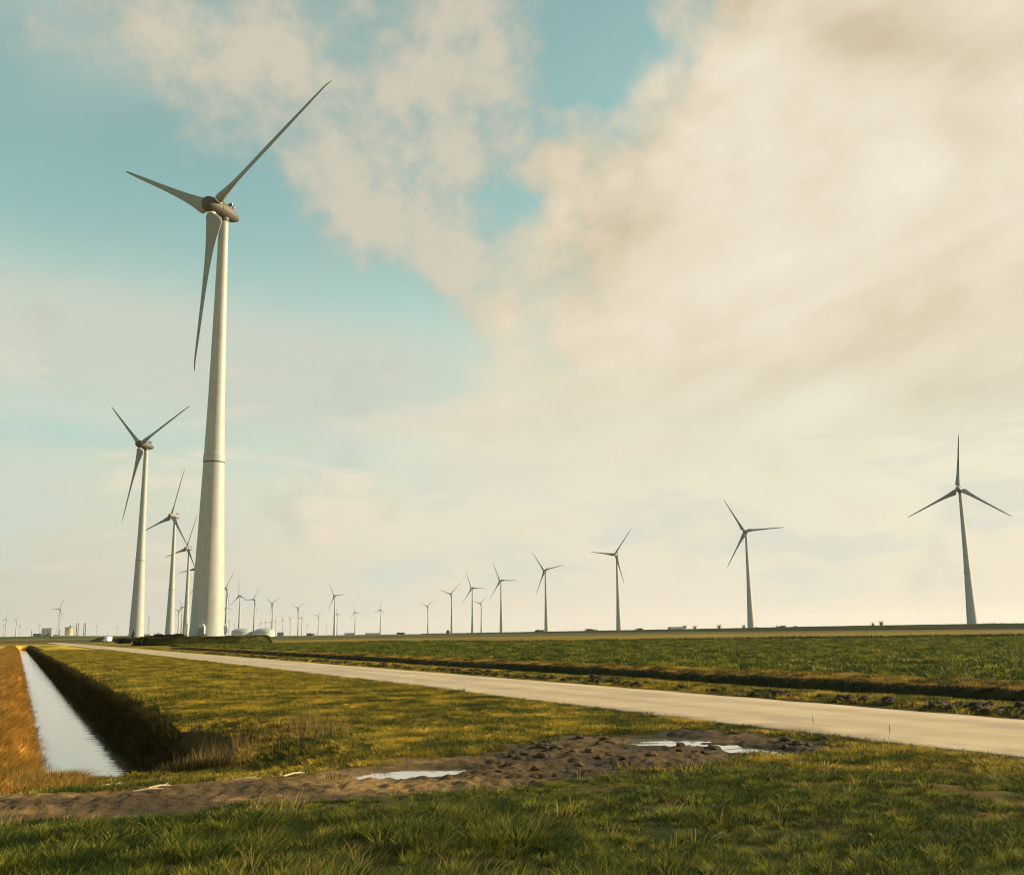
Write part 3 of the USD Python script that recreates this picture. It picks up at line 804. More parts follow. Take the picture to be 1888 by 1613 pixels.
# ---------------------------------------------------------------- grassy mounds under the two nearest towers
def mound(xy, ax_, ay_, h, slope, shift, seed):
    th = math.atan2(xy[0], xy[1])
    t = np.arange(160) * 2 * np.pi / 160
    ct, st_ = np.cos(t), np.sin(t)
    rr = 1 / (np.abs(ct) ** 3.4 + np.abs(st_) ** 3.4) ** (1 / 3.4)
    wob = (fb(ct * 3 + seed, st_ * 3, 1.6, 4, seed) - 0.5) * 1.3
    rows = []
    for q, z in ((slope, -0.25), (slope * 0.72, 0.22 * h), (slope * 0.45, 0.52 * h), (slope * 0.2, 0.83 * h), (0.0, 0.97 * h), (-0.7, h), (-2.5, h), (-6, h)):
        a = (ax_ + q) * rr * ct + wob * ct + shift
        b = (ay_ + q) * rr * st_ + wob * st_
        zz = z + (fb(ct * 9 + q, st_ * 9, 1.0, 3, seed + 3) - 0.5) * 0.35 * (q > -0.5)
        rows.append(np.stack([xy[0] + a * math.cos(th) + b * math.sin(th), xy[1] - a * math.sin(th) + b * math.cos(th), zz + 0 * a], 1))
    v = np.vstack(rows + [np.array([[xy[0] + shift * math.cos(th), xy[1] - shift * math.sin(th), h]])])
    n, m = 160, len(rows)
    f = []
    for k in range(m - 1):
        for i in range(n):
            f += [(k * n + i, k * n + (i + 1) % n, (k + 1) * n + (i + 1) % n), (k * n + i, (k + 1) * n + (i + 1) % n, (k + 1) * n + i)]
    f += [((m - 1) * n + i, (m - 1) * n + (i + 1) % n, len(v) - 1) for i in range(n)]
    t_ = trimesh.Trimesh(v, np.array(f), process=False)
    if t_.face_normals[:, 2].mean() < 0:
        t_.invert()
    mm = usdkit.mesh(stage, fresh('/World', 'mound'), t_, MAT['ground'], True)
    k = smooth01(fb(v[:, 0], v[:, 1], 0.35, 4, seed), 0.35, 0.65)[:, None]
    color_primvar(mm, np.array([0.022, 0.030, 0.007]) * (1 - k) + np.array([0.070, 0.058, 0.013]) * k)
    tag(mm, kind='structure')
    # tufts on the shoulder and the slope
    rr_ = np.random.default_rng(seed)
    pick = rr_.integers(0, n, 2600), rr_.uniform(0, 4.6, 2600)
    k0 = pick[1].astype(int)
    w = (pick[1] - k0)[:, None]
    P0, P1 = np.array(rows)[k0, pick[0]], np.array(rows)[k0 + 1, pick[0]]
    return P0 * (1 - w) + P1 * w


MOUND_TUFTS = np.vstack([mound(xy1, 13.0, 9.0, 1.75, 1.5, -0.6, 3), mound(xy2, 17, 12, 1.9, 5.0, 0.0, 5)])

# ---------------------------------------------------------------- dikes along the skyline
def dike(points, name='dike'):
    """grassed bank along (azimuth, distance, crest height) points, with real slopes on both sides"""
    pts = []
    for a, d, h in points:
        pts.append((d * math.sin(math.radians(a)), d * math.cos(math.radians(a)), h))
    pts = np.array(pts)
    # resample
    s = np.concatenate([[0], np.cumsum(np.linalg.norm(np.diff(pts[:, :2], axis=0), axis=1))])
    ss = np.arange(0, s[-1], 12.0)
    c = np.stack([np.interp(ss, s, pts[:, k]) for k in range(3)], 1)
    tn = np.gradient(c[:, :2], axis=0); tn /= np.linalg.norm(tn, axis=1, keepdims=True)
    nr_ = np.stack([tn[:, 1], -tn[:, 0]], 1)
    nr_ *= np.sign(-(nr_ * c[:, :2]).sum(1))[:, None]       # towards the viewer
    rows = []
    for off, hh in ((4.6, -0.3), (3.4, 0.22), (1.9, 0.62), (0.6, 0.97), (-0.6, 1.0), (-2, 0.62), (-4.6, -0.3)):
        w = (fb(c[:, 0], c[:, 1], 0.03, 3, int(off * 10) + 100) - 0.5)
        p = c[:, :2] + nr_ * (off * c[:, 2:3] + w[:, None] * 2)
        rows.append(np.column_stack([p, c[:, 2] * hh + w * 0.25]))
    v = np.stack(rows, 1).reshape(-1, 3)
    n, m = len(c), len(rows)
    f = []
    for i in range(n - 1):
        for j in range(m - 1):
            f.append((i * m + j, (i + 1) * m + j, (i + 1) * m + j + 1, i * m + j + 1))
    f = np.array(f)
    t = trimesh.Trimesh(v, np.vstack([f[:, [0, 1, 2]], f[:, [0, 2, 3]]]), process=False)
    if t.face_normals[:, 2].mean() < 0:
        t.invert()
    mm = usdkit.mesh(stage, fresh('/World', name), t, MAT['ground'], True)
    k = smooth01(fb(v[:, 0], v[:, 1], 0.02, 4, 61), 0.35, 0.65)[:, None]
    low = np.tile(np.array([1, 0.7, 0.1, 0, 0, 0, 0.3]), n)[:, None]
    col = np.array([0.016, 0.034, 0.006]) * (1 - k) + np.array([0.036, 0.050, 0.009]) * k
    col = col * (1 - low) + np.array([0.085, 0.058, 0.018]) * low
    color_primvar(mm, col)
    tag(mm, kind='structure')
    return c


dike([(44, 470, 2.7), (36, 540, 2.9), (26.4, 640, 3.1), (22, 735, 3.3), (17.6, 850, 3.5), (12.6, 1005, 3.25), (7, 1260, 3.0), (1.7, 1600, 2.7), (-1.5, 1930, 2.5), (-5, 2500, 2.3)])
dike([(-38, 1300, 4.9), (-30, 1400, 4.9), (-26.5, 1500, 5.0), (-23, 1700, 5.3), (-19.8, 2000, 5.1), (-17, 2100, 4.2), (-14.5, 2150, 3.3)])


# ---------------------------------------------------------------- far buildings
def at(az, d):
    return d * math.sin(math.radians(az)), d * math.cos(math.radians(az))


def facing(x, y):
    return -math.atan2(x, y)                    # local -y looks at the viewer


def windows(parent, w, d, h, nx, nz, mat='glass_dark'):
    for i in range(nx):
        for k in range(nz):
            part(parent, 'window', box((i + 0.5) * w / nx - w / 2, -d / 2 - 0.06, (k + 0.55) * h / nz, w / nx * 0.55, 0.12, h / nz * 0.32), MAT[mat], False)


x, y = -893.8, 2000
b = thing('factory_block', 'tall teal-grey factory block, highest of the factory left of the lattice tower', 'factory', (x, y, 0), facing(x, y))
wl = part(b, 'wall', box(0, 0, 10.5, 17.5, 16, 21), MAT['cladding'], False)
part(b, 'roof', box(0, 0, 21.6, 18.6, 17, 1.2), MAT['cladding_pale'], False)
part(b, 'panel', box(-3.6, -8.2, 9, 1.2, 0.4, 17), MAT['cladding_pale'], False)
part(b, 'panel', box(6.2, -8.2, 9, 3.2, 0.4, 12), MAT['cladding_pale'], False)
windows(b, 14, 16, 18, 4, 3)
x, y = -911.5, 2000
b = thing('factory_hall', 'low teal-grey factory hall attached left of the tall block', 'factory', (x, y, 0), facing(x, y))
part(b, 'wall', box(0, 0, 5.6, 14, 14, 11.2), MAT['cladding'], False)
part(b, 'roof', box(0, 0, 11.5, 14.6, 14.6, 0.7), MAT['cladding_pale'], False)
part(b, 'annex', box(-9, 1, 3.6, 5, 10, 7.2), MAT['cladding_pale'], False)
windows(b, 12, 14, 9, 4, 1)
x, y = -877, 2004
b = thing('factory_shed', 'small dark teal shed right of the tall factory block', 'shed', (x, y, 0), facing(x, y))
part(b, 'wall', box(0, 0, 4.4, 7.5, 8, 8.8), MAT['cladding'], False)
part(b, 'roof', box(0, 0, 9.1, 8.2, 8.6, 0.6), MAT['cladding_pale'], False)
part(b, 'door', box(1.2, -4.05, 2.6, 2.6, 0.2, 5.2), MAT['dark_metal'], False)
x, y = -849.5, 2000
b = thing('round_silo', 'round factory silo with an overhanging flat roof, lit warm on its right side', 'silo', (x, y, 0), facing(x, y))
part(b, 'shell', lathe([(0, 5.5), (8.6, 5.5), (8.6, 22), (0, 22)], 40), MAT['concrete'], 30)
part(b, 'roof', lathe([(0, 21.8), (9.4, 22), (9.4, 23.0), (2, 23.6), (0, 23.7)], 40), MAT['cladding'], 30)
part(b, 'penthouse', box(0.5, 0, 25, 2.4, 2.4, 3), MAT['cladding'], False)
part(b, 'mast', rod((4.2, 0, 23.3), (4.2, 0, 32), 0.22, 0.12), MAT['soot'])
part(b, 'plinth', lathe([(0, 0), (8.0, 0), (7.4, 5.5), (0, 5.5)], 32), MAT['concrete'], 30)
part(b, 'hopper', lathe([(0, 0), (2.6, 0), (2.8, 5.2), (1.4, 7.4), (0, 7.6)], 20).apply_translation((-1.5, -8.4, 0)), MAT['concrete'], 30)
x, y = -857, 1988
b = thing('white_factory_building', 'long low white building at the foot of the round silo', 'building', (x, y, 0), facing(x, y))
part(b, 'wall', box(6, 0, 3.6, 46, 9, 7.2), MAT['white_paint'], False)
part(b, 'roof', box(6, 0, 7.5, 46.8, 9.8, 0.6), MAT['cladding_pale'], False)
windows(b, 30, 9, 6, 8, 1)
for k, (xx, hh, lab) in enumerate(((-837.6, 29.5, 'first'), (-834.4, 29.5, 'second'), (-823.6, 29.5, 'third'), (-820.4, 29.8, 'last'))):
    b = thing('chimney', f'thin dark factory chimney, {lab} from the left of the four right of the silo', 'chimney', (xx, 2002, 0), group='four thin factory chimneys')
    part(b, 'shaft', lathe([(0, 0), (0.75, 0), (0.55, hh), (0, hh)], 12), MAT['soot'], 40)
    part(b, 'cap', lathe([(0, hh), (0.85, hh), (0.85, hh + 0.9), (0, hh + 0.9)], 12), MAT['dark_metal'], 40)
    part(b, 'platform', lathe([(0, hh * 0.62), (1.1, hh * 0.62), (1.1, hh * 0.62 + 0.3), (0, hh * 0.62 + 0.3)], 12), MAT['dark_metal'], 30)
b = thing('chimney', 'single short dark chimney at the left end of the factory', 'chimney', (-922.1, 2000, 0))
part(b, 'shaft', lathe([(0, 0), (0.6, 0), (0.45, 17), (0, 17)], 12), MAT['soot'], 40)
part(b, 'cap', lathe([(0, 17), (0.7, 17), (0.7, 17.6), (0, 17.6)], 12), MAT['dark_metal'], 40)
b = thing('chimney', 'dark pole-like chimney just left of the round silo', 'chimney', (-868.6, 2000, 0))
part(b, 'shaft', lathe([(0, 0), (0.55, 0), (0.4, 19), (0, 19)], 12), MAT['soot'], 40)
part(b, 'cap', lathe([(0, 19), (0.6, 19), (0.6, 19.5), (0, 19.5)], 12), MAT['dark_metal'], 40)
for (x, y, lab) in ((-624.2, 2400, 'left'), (-573.0, 2400, 'right')):
    b = thing('storage_tank', f'wide white storage tank with a grey dome, {lab} one of the pair', 'tank', (x, y, 0), group='pair of white storage tanks')
    r = 23.5
    part(b, 'shell', lathe([(0, 0), (r, 0), (r, 11.5), (0, 11.5)], 64), MAT['tank_white'], 30)
    part(b, 'dome', lathe([(r + 0.4, 11.52)] + [(r * math.cos(k), 11.9 + 7.5 * math.sin(k)) for k in np.linspace(0.05, math.pi / 2, 9)], 64), MAT['tank_roof'], 50)
    part(b, 'rim', lathe([(r - 0.1, 11.1), (r + 0.5, 11.1), (r + 0.5, 11.5), (r - 0.1, 11.5)], 64), MAT['grey_metal'], 30)
    part(b, 'vent', lathe([(0, 19.2), (0.9, 19.2), (0.9, 20.3), (0, 20.5)], 12), MAT['grey_metal'], 30)
    a0 = math.atan2(-y, -x) + 0.5
    rungs = [rod((math.cos(a0 + k * 0.03) * (r + 0.7), math.sin(a0 + k * 0.03) * (r + 0.7), k * 0.57), (math.cos(a0 + (k + 1) * 0.03) * (r + 0.7), math.sin(a0 + (k + 1) * 0.03) * (r + 0.7), (k + 1) * 0.57), 0.25, n=5) for k in range(20)]
    part(b, 'stair', join(*rungs), MAT['grey_metal'], False)
x, y = -513.7, 2300
b = thing('pump_house', 'small dark flat-roofed building right of the storage tanks', 'building', (x, y, 0), facing(x, y))
part(b, 'wall', box(0, 0, 4.4, 14, 9, 8.8), MAT['cladding'], False)
part(b, 'roof', box(0, 0, 9.0, 14.8, 9.8, 0.5), MAT['cladding_pale'], False)
windows(b, 12, 9, 8, 4, 1)
b = thing('lattice_mast', 'slender twin-legged mast with a top frame between the second and third left towers', 'mast', (-699.2, 2000, 0))
for s_ in (-1, 1):
    part(b, 'leg', rod((s_ * 1.7, 0, 0), (s_ * 1.1, 0, 41), 0.34, 0.22), MAT['grey_metal'])
part(b, 'bracing', join(*[rod((-1.6, 0, k * 4.0), (1.6, 0, k * 4.0 + 4), 0.12, n=5) for k in range(10)], *[rod((1.6, 0, k * 4.0), (-1.6, 0, k * 4.0 + 4), 0.12, n=5) for k in range(10)]), MAT['grey_metal'])
part(b, 'platform', box(0, 0, 37, 4.2, 1.6, 0.5), MAT['grey_metal'], False)
part(b, 'top_frame', box(0, 0, 41, 3.4, 1.6, 0.5), MAT['grey_metal'], False)
x, y = -696, 1985
b = thing('workshop', 'low pale workshop under the slender twin-legged mast', 'building', (x, y, 0), facing(x, y))
part(b, 'wall', box(0, 0, 3.6, 11, 8, 7.2), MAT['cladding_pale'], False)
part(b, 'roof', box(0, 0, 7.5, 11.8, 8.8, 0.6), MAT['cladding'], False)
part(b, 'stack', rod((-3.5, 0, 7.5), (-3.5, 0, 11), 0.5), MAT['concrete'])
windows(b, 9, 8, 6, 3, 1)
for (x, y, z0, h, lab) in ((-291.5, 890, 0.0, 8.0, 'grey transformer cabin standing between the third and fourth left towers'), (-309, 985, 0.0, 13.5, 'tall grey transformer cabin just left of the biggest tower')):
    b = thing('transformer_cabin', lab, 'cabin', (x, y, z0), facing(x, y))
    part(b, 'wall', box(0, 0, h / 2, 2.9, 3.2, h), MAT['cabinet'], False)
    part(b, 'roof', box(0, 0, h + 0.15, 3.2, 3.5, 0.3), MAT['grey_metal'], False)
    part(b, 'door', box(0, -1.63, 1.6, 1.2, 0.08, 2.6), MAT['grey_metal'], False)
# far farms and sheds on the skyline
for (x, y, w, h, lab) in ((194, 1262, 17, 6.0, 'long low farmhouse among bare trees on the right skyline'), (-417, 2650, 26, 7.0, 'low pale shed on the skyline right of the tanks'), (-365, 2700, 40, 6.0, 'long pale shed at the foot of the faint lone turbine')):
    b = thing('farm_building', lab, 'building', (x, y, 0), facing(x, y))
    part(b, 'wall', box(0, 0, h * 0.3, w, 9, h * 0.6), MAT['cladding_pale'], False)
    v = np.array([(-w / 2 - .4, -5, h * .6), (w / 2 + .4, -5, h * .6), (w / 2 + .4, 5, h * .6), (-w / 2 - .4, 5, h * .6), (-w / 2 - .4, 0, h), (w / 2 + .4, 0, h)], float)
    part(b, 'roof', (v, np.array([(0, 1, 5), (0, 5, 4), (2, 3, 4), (2, 4, 5), (3, 0, 4), (1, 2, 5), (0, 2, 1), (0, 3, 2)])), MAT['cladding'], False)
    windows(b, w * 0.8, 9, h * 0.6, 5, 1)


# ---------------------------------------------------------------- trees and bushes
def crown_leaves(n, rx, rz, zc, size, rng, hole=0.35):
    """a loose crown of small leaf-sized faces in uneven clumps"""
    cl = rng.normal(size=(14, 3)); cl /= np.linalg.norm(cl, axis=1, keepdims=True)
    cl *= rng.uniform(0.3, 0.85, (14, 1))
    c = cl[rng.integers(0, 14, n)] + rng.normal(size=(n, 3)) * 0.20
    c = c * [rx, rx, rz] + [0, 0, zc]
    a, b = rng.normal(size=(n, 3)), rng.normal(size=(n, 3))
    a /= np.linalg.norm(a, axis=1, keepdims=True); b /= np.linalg.norm(b, axis=1, keepdims=True)
    s = rng.uniform(0.6, 1.4, (n, 1)) * size
    v = np.stack([c - a * s, c + a * s, c + b * s], 1).reshape(-1, 3)
    v[:, 2] = np.maximum(v[:, 2], 0.02)
    return trimesh.Trimesh(v, np.arange(3 * n).reshape(-1, 3), process=False)


def twig_crown(h, w, rng, n=130):
    ms = []
    for k in range(n):
        a, t = rng.uniform(0, 2 * math.pi), rng.uniform(0.25, 0.7)
        p = np.array([rng.normal() * w * 0.10, rng.normal() * w * 0.10, h * t])
        e = np.array([math.cos(a) * w * 0.5, math.sin(a) * w * 0.5, 0]) * rng.uniform(0.3, 1) + [0, 0, h * rng.uniform(0.55, 1.0)]
        ms.append(rod(p, e, 0.022 * h ** 0.5, 0.008, 3))
    return join(*ms)


def tree(name, label, x, y, h, w, bare=False, group=None, cat='tree', z=None, seed=0):
    rng = np.random.default_rng(seed)
    t = thing(name, label, cat, (x, y, (ground_z(x, y) if z is None else z) - 0.03), group=group)
    part(t, 'trunk', join(rod((0, 0, 0), (0.05 * w, 0, h * 0.5), 0.035 * h, 0.02 * h, 7), rod((0.05 * w, 0, h * 0.45), (-0.2 * w, 0.1 * w, h * 0.8), 0.018 * h, 0.006 * h, 5), rod((0.03 * w, 0, h * 0.35), (0.25 * w, -0.1 * w, h * 0.75), 0.018 * h, 0.006 * h, 5)), MAT['bark'])
    if bare:
        part(t, 'crown', twig_crown(h, w, rng), MAT['twig'], False)
    else:
        part(t, 'crown', crown_leaves(650, w * 0.5, h * 0.5, h * 0.52, 0.05 * (h + w), rng), MAT['bush'], False)
    return t


tree('small_tree', 'small dark tree at the foot of the second turbine of the right-hand arc', -127.1, 2000, 8.5, 6, seed=1, z=0)
tree('bare_tree', 'bare tree at the left end of the farmhouse on the skyline', 184, 1250, 6.5, 6, True, seed=2, z=0)
tree('bare_tree', 'bare tree over the middle of the farmhouse on the skyline', 203, 1252, 9.0, 9, True, seed=3, z=0)
tree('bare_tree', 'bare tree at the right end of the farmhouse on the skyline', 215, 1251, 8.0, 8, True, seed=4, z=0)
tree('bare_tree', 'lone bare tree on the skyline midway between farmhouse and second turbine from the right', 224.4, 1150, 8.5, 8, True, seed=5, z=0)
tree('bare_tree', 'round bare tree just left of the second turbine from the right', 228.5, 1045, 7.2, 5.5, True, seed=6, z=0)
tree('bush', 'dense dark bush just right of the second turbine from the right', 245, 1058, 5.0, 9, seed=7, cat='bush', z=0)
tree('bush', 'long dark bush on the skyline, larger of two midway between the two rightmost turbines', 254, 1000, 5.0, 11, seed=8, cat='bush', z=0)
tree('bush', 'low dark bush on the skyline, smaller of two midway between the two rightmost turbines', 268, 1000, 4.4, 7, seed=9, cat='bush', z=0)
tree('bare_tree', 'smaller left one of two bare trees standing together left of the rightmost turbine', 290.5, 850, 6.6, 4.0, True, seed=10, z=0)
tree('bare_tree', 'larger right one of two bare trees standing together left of the rightmost turbine', 297.4, 850, 8.0, 5.5, True, seed=11, z=0)
for k, (x, y, h, w, lab) in enumerate(((340, 758, 4.5, 7, 'left'), (346.5, 760, 5.0, 8, 'middle'), (354, 760, 4.6, 7, 'right'))):
    tree('bare_tree', f'low twiggy brown bush right of the rightmost turbine, {lab} one of three', x, y, h, w, True, 'three twiggy bushes on the dike', 'bush', seed=12 + k, z=0)
for k, (x, y, h, w, lab) in enumerate(((-526, 2700, 7, 22, 'broad low clump of trees on the skyline right of the small dark building'), (-300, 2750, 6, 24, 'long low clump of trees left of the smallest turbine of the right-hand arc'), (41.8, 1800, 5.5, 18, 'dark clump of trees on the skyline beside the sixth turbine of the right-hand arc'),
                                         (108, 1480, 5.5, 20, 'low clump of trees on the skyline left of the third turbine from the right'), (160, 1350, 5.2, 12, 'low clump of trees on the skyline right of the third turbine from the right'))):
    tree('tree_clump', lab, x, y, h, w, seed=20 + k, cat='trees', z=0)
tree('dark_shrub', 'tall dark shrub at the left end of the biggest turbine mound', -77.2, 219.2, 1.9, 4.6, seed=31, cat='shrub')
tree('dark_shrub', 'dark shrub on the biggest turbine mound beside its tallest shrub', -74.4, 222.2, 1.0, 4.4, seed=32, cat='shrub', z=1.4)
tree('dark_shrub', 'low dark shrub left of the biggest tower foot', -72.2, 224.4, 0.7, 3.6, seed=33, cat='shrub', z=1.7)
tree('dark_shrub', 'low sprawling dark shrub beside the white van', -117.5, 318, 1.7, 8.0, seed=34, cat='shrub', z=0)
tree('dark_shrub', 'low dark shrub between the van and the biggest turbine mound', -104.0, 305, 1.4, 9.0, seed=35, cat='shrub', z=0)

# ---------------------------------------------------------------- van
x, y = -166.9, 430.0
van = thing('parked_van', 'small white van parked on the grass left of the second largest turbine', 'van', (x, y, ground_z(x, y) + 0.02), math.radians(132))
prof = np.array([(-2.5, 0.45), (2.35, 0.45), (2.5, 0.65), (2.45, 1.02), (1.55, 1.22), (0.95, 2.05), (0.6, 2.25), (-2.45, 2.3), (-2.52, 2.1)])
from shapely.geometry import Polygon
bm = trimesh.creation.extrude_polygon(Polygon(prof), 1.9, engine='earcut')
bm.apply_transform(trimesh.transformations.rotation_matrix(math.pi / 2, (1, 0, 0))); bm.apply_translation((0, 0.95, 0))
part(van, 'body', bm, MAT['white_paint'], 25)
part(van, 'windscreen', (np.array([(1.50, -0.8, 1.30), (1.50, 0.8, 1.30), (1.04, 0.72, 1.98), (1.04, -0.72, 1.98)]) + [0.05, 0, 0.03], np.array([(0, 1, 2, 3)])), MAT['glass_dark'], False)
for s_ in (-1, 1):
    part(van, 'side_window', box(0.72, s_ * 0.952, 1.62, 0.85, 0.02, 0.55), MAT['glass_dark'], False)
    part(van, 'headlight', box(2.44, s_ * 0.68, 0.82, 0.12, 0.34, 0.2), MAT['grey_metal'], False)
    for wx in (-1.6, 1.6):
        w = part(van, 'wheel', trimesh.creation.cylinder(0.34, 0.22, sections=24).apply_transform(trimesh.transformations.rotation_matrix(math.pi / 2, (1, 0, 0))).apply_translation((wx, s_ * 0.88, 0.34)), MAT['rubber'], 30)
        part(w, 'rim', trimesh.creation.cylinder(0.19, 0.02, sections=16).apply_transform(trimesh.transformations.rotation_matrix(math.pi / 2, (1, 0, 0))).apply_translation((wx, s_ * 1.0, 0.34)), MAT['grey_metal'], 30)
part(van, 'bumper', box(2.5, 0, 0.5, 0.12, 1.8, 0.22), MAT['dark_metal'], False)
part(van, 'antenna', rod((-1.2, 0.4, 2.28), (-1.3, 0.4, 4.1), 0.06, 0.04), MAT['dark_metal'], False)


# ---------------------------------------------------------------- grass
def tuft(n, h, w, spread, rng, lean=0.25, wind=(0.10, 0.02), seg=3):
    v, f = [], []
    for k in range(n):
        a, rad = rng.uniform(0, 2 * math.pi), spread * math.sqrt(rng.uniform())
        b = np.array([math.cos(a) * rad, math.sin(a) * rad, -0.02])
        hh = h * rng.uniform(0.45, 1.0)
        d = np.array([math.cos(a), math.sin(a)]) * rng.uniform(0.2, 1.0) * lean + np.array(wind) + rng.normal(size=2) * 0.12
        th = rng.uniform(0, 2 * math.pi)
        side = np.array([math.cos(th), math.sin(th), 0]) * w * rng.uniform(0.6, 1.2) / 2
        o = len(v)
        for s in range(seg):
            t = s / seg
            c = b + np.array([d[0] * hh * t * t * 1.6, d[1] * hh * t * t * 1.6, hh * t * (1 - 0.18 * t)])
            v += [c - side * (1 - 0.75 * t), c + side * (1 - 0.75 * t)]
        v.append(b + np.array([d[0] * hh * 1.6, d[1] * hh * 1.6, hh * 0.82]))
        for s in range(seg - 1):
            f += [(o + 2 * s, o + 2 * s + 1, o + 2 * s + 3), (o + 2 * s, o + 2 * s + 3, o + 2 * s + 2)]
        f.append((o + 2 * (seg - 1), o + 2 * (seg - 1) + 1, o + 2 * seg))
    return trimesh.Trimesh(np.array(v), np.array(f), process=False)


def scatter(name, protos, mat, xy, scale, label, cat, rng, squash=None):
    x, y = xy[:, 0], xy[:, 1]
    z = height(x, y) if xy.shape[1] == 2 else xy[:, 2]
    pi = UsdGeom.PointInstancer.Define(stage, fresh('/World', name))
    rel = pi.CreatePrototypesRel()
    for k, m in enumerate(protos):
        p = f'{pi.GetPath()}/tuft' + (f'_{k:03d}' if k else '')
        usdkit.mesh(stage, p, m, mat, False)
        rel.AddTarget(p)
    n = len(x)
    pi.CreatePositionsAttr(Vt.Vec3fArray.FromNumpy(np.stack([x, y, z], 1).astype(np.float32)))
    pi.CreateProtoIndicesAttr(Vt.IntArray.FromNumpy(rng.integers(0, len(protos), n).astype(np.int32)))
    a = rng.uniform(-0.9, 0.9, n) if squash is None else rng.uniform(0, 2 * math.pi, n)
    q = np.zeros((n, 4), np.float32)
    q[:, 0], q[:, 3] = np.cos(a / 2), np.sin(a / 2)
    pi.CreateOrientationsAttr(Vt.QuathArray([Gf.Quath(float(w_), 0.0, 0.0, float(z_)) for w_, z_ in zip(q[:, 0], q[:, 3])]))
    s = np.repeat(np.asarray(scale, float)[:, None], 3, 1)
    s[:, 2] *= rng.uniform(0.8, 1.2, n)
    pi.CreateScalesAttr(Vt.Vec3fArray.FromNumpy(s.astype(np.float32)))
    tag(pi, label, cat, kind='stuff')
    return pi


def sector(r0, r1, n, rng, amax=31.0, power=2.0):
    """points in the wedge in view, even in area (power 2) or denser close by"""
    r = (rng.uniform(r0 ** power, r1 ** power, n)) ** (1 / power)
    a = np.radians(rng.uniform(-amax, amax, n))
    return np.stack([r * np.sin(a), r * np.cos(a)], 1)


def strip(u0, u1, v0, v1, n, rng, power=1.0):
    if power == 1.0:
        v = rng.uniform(v0, v1, n)
    else:
        v = rng.uniform(v0 ** power, v1 ** power, n) ** (1 / power)
    u = rng.uniform(u0, u1, n)
    x, y = to_xy(u, v)
    keep = (np.abs(np.arctan2(x, y)) < math.radians(31.5)) & (y > 3)
    return np.stack([x, y], 1)[keep]


rng = np.random.default_rng(3)
near_protos = [tuft(46, 0.165, 0.0135, 0.13, rng, 0.75, (0.10, 0.02)) for _ in range(5)]
short_protos = [tuft(40, 0.10, 0.0140, 0.15, rng, 0.75, (0.08, 0.02)) for _ in range(5)]
dry_protos = [tuft(9, 0.30, 0.008, 0.08, rng, 0.5, (0.34, 0.05), 4) for _ in range(4)]
mid_protos = [tuft(30, 0.15, 0.020, 0.22, rng, 0.5, (0.10, 0.02), 2) for _ in range(5)]
far_protos = [tuft(26, 0.18, 0.040, 0.45, rng, 0.5, (0.10, 0.02), 2) for _ in range(4)]
bank_protos = [tuft(40, 0.24, 0.012, 0.16, rng, 0.6, (0.16, -0.04), 3) for _ in range(4)]
crop_protos = [tuft(26, 0.30, 0.055, 0.20, rng, 0.7, (0.04, 0.0), 3) for _ in range(5)]
reed_protos = [tuft(5, 0.80, 0.008, 0.16, rng, 0.12, (0.08, 0.0), 4) for _ in range(4)]


def clear(xy, lim=0.30):
    u, v = to_uv(xy[:, 0], xy[:, 1])
    m = mud_amount(xy[:, 0], xy[:, 1])
    pud = np.zeros(len(xy), bool)
    for (cx, cy), (ax, ay), th in PUDDLES:
        a = (xy[:, 0] - cx) * math.cos(th) + (xy[:, 1] - cy) * math.sin(th)
        b = -(xy[:, 0] - cx) * math.sin(th) + (xy[:, 1] - cy) * math.cos(th)
        pud |= (a / ax) ** 2 + (b / ay) ** 2 < 1.2
    keep = ((m < lim) | ((m < 0.9) & (np.random.default_rng(len(xy)).uniform(size=len(xy)) < 0.16))) & ~pud & ((u < ROAD0 + 0.02) | (u > ROAD1 + 0.2))
    return xy[keep]


def off_ditch(xy):
    u, v = to_uv(xy[:, 0], xy[:, 1])
    return xy[~((u > -0.4) & (u < 3.25 + 0.95 * np.exp(-((v - 20.6) / 1.5) ** 2)) & (v > 17.8) & (v < 312))]


# foreground: long grass along the bottom of the picture, shorter behind the track
p = off_ditch(clear(sector(6.0, 13.5, 11000, rng, 32)))
u, v = to_uv(p[:, 0], p[:, 1])
beyond = p[:, 1] > 12.6 + 0.45 * p[:, 0]
n0 = fb(p[:, 0], p[:, 1], 1.5, 3, 71)
p = p[(n0 > rng.uniform(0.28, 0.52, len(p))) | beyond]
beyond = p[:, 1] > 12.6 + 0.45 * p[:, 0]
tall = (fb(p[:, 0], p[:, 1], 0.7, 3, 71) + 0.30 * smooth01(-p[:, 0], -1, 3) + 0.25 * smooth01(10 - p[:, 1], 0, 2)) > rng.uniform(0.35, 0.75, len(p))
edge_y = np.interp(p[:, 0], [-8, -4.9, -3.58, -2.03, -0.33, 0.92, 2.05, 3.93, 6], [9.2, 10.2, 10.9, 11.45, 12.2, 12.3, 13.6, 15.5, 17])
tall &= ~beyond & (p[:, 1] < edge_y - 1.0)
hs = (0.15 + 1.65 * fb(p[:, 0], p[:, 1], 1.1, 3, 73)) * (1 - 0.35 * smooth01(p[:, 1] - edge_y, -1.3, -0.5))
scatter('foreground_grass', near_protos, MAT['grass_near'], p[tall], hs[tall] * (0.85 - 0.22 * smooth01(p[tall, 0], -0.5, 1.5)), 'long dark green grass along the bottom of the picture', 'grass', rng)
scatter('short_grass', short_protos, MAT['grass_near'], p[~tall], hs[~tall] * 0.9, 'short tufted green grass between the long grass and the muddy track', 'grass', rng)
k = (fb(p[:, 0], p[:, 1], 0.6, 3, 75) > 0.53) & (rng.uniform(size=len(p)) < 0.035 + 0.20 * smooth01(-p[:, 0], -0.5, 3)) & ~beyond
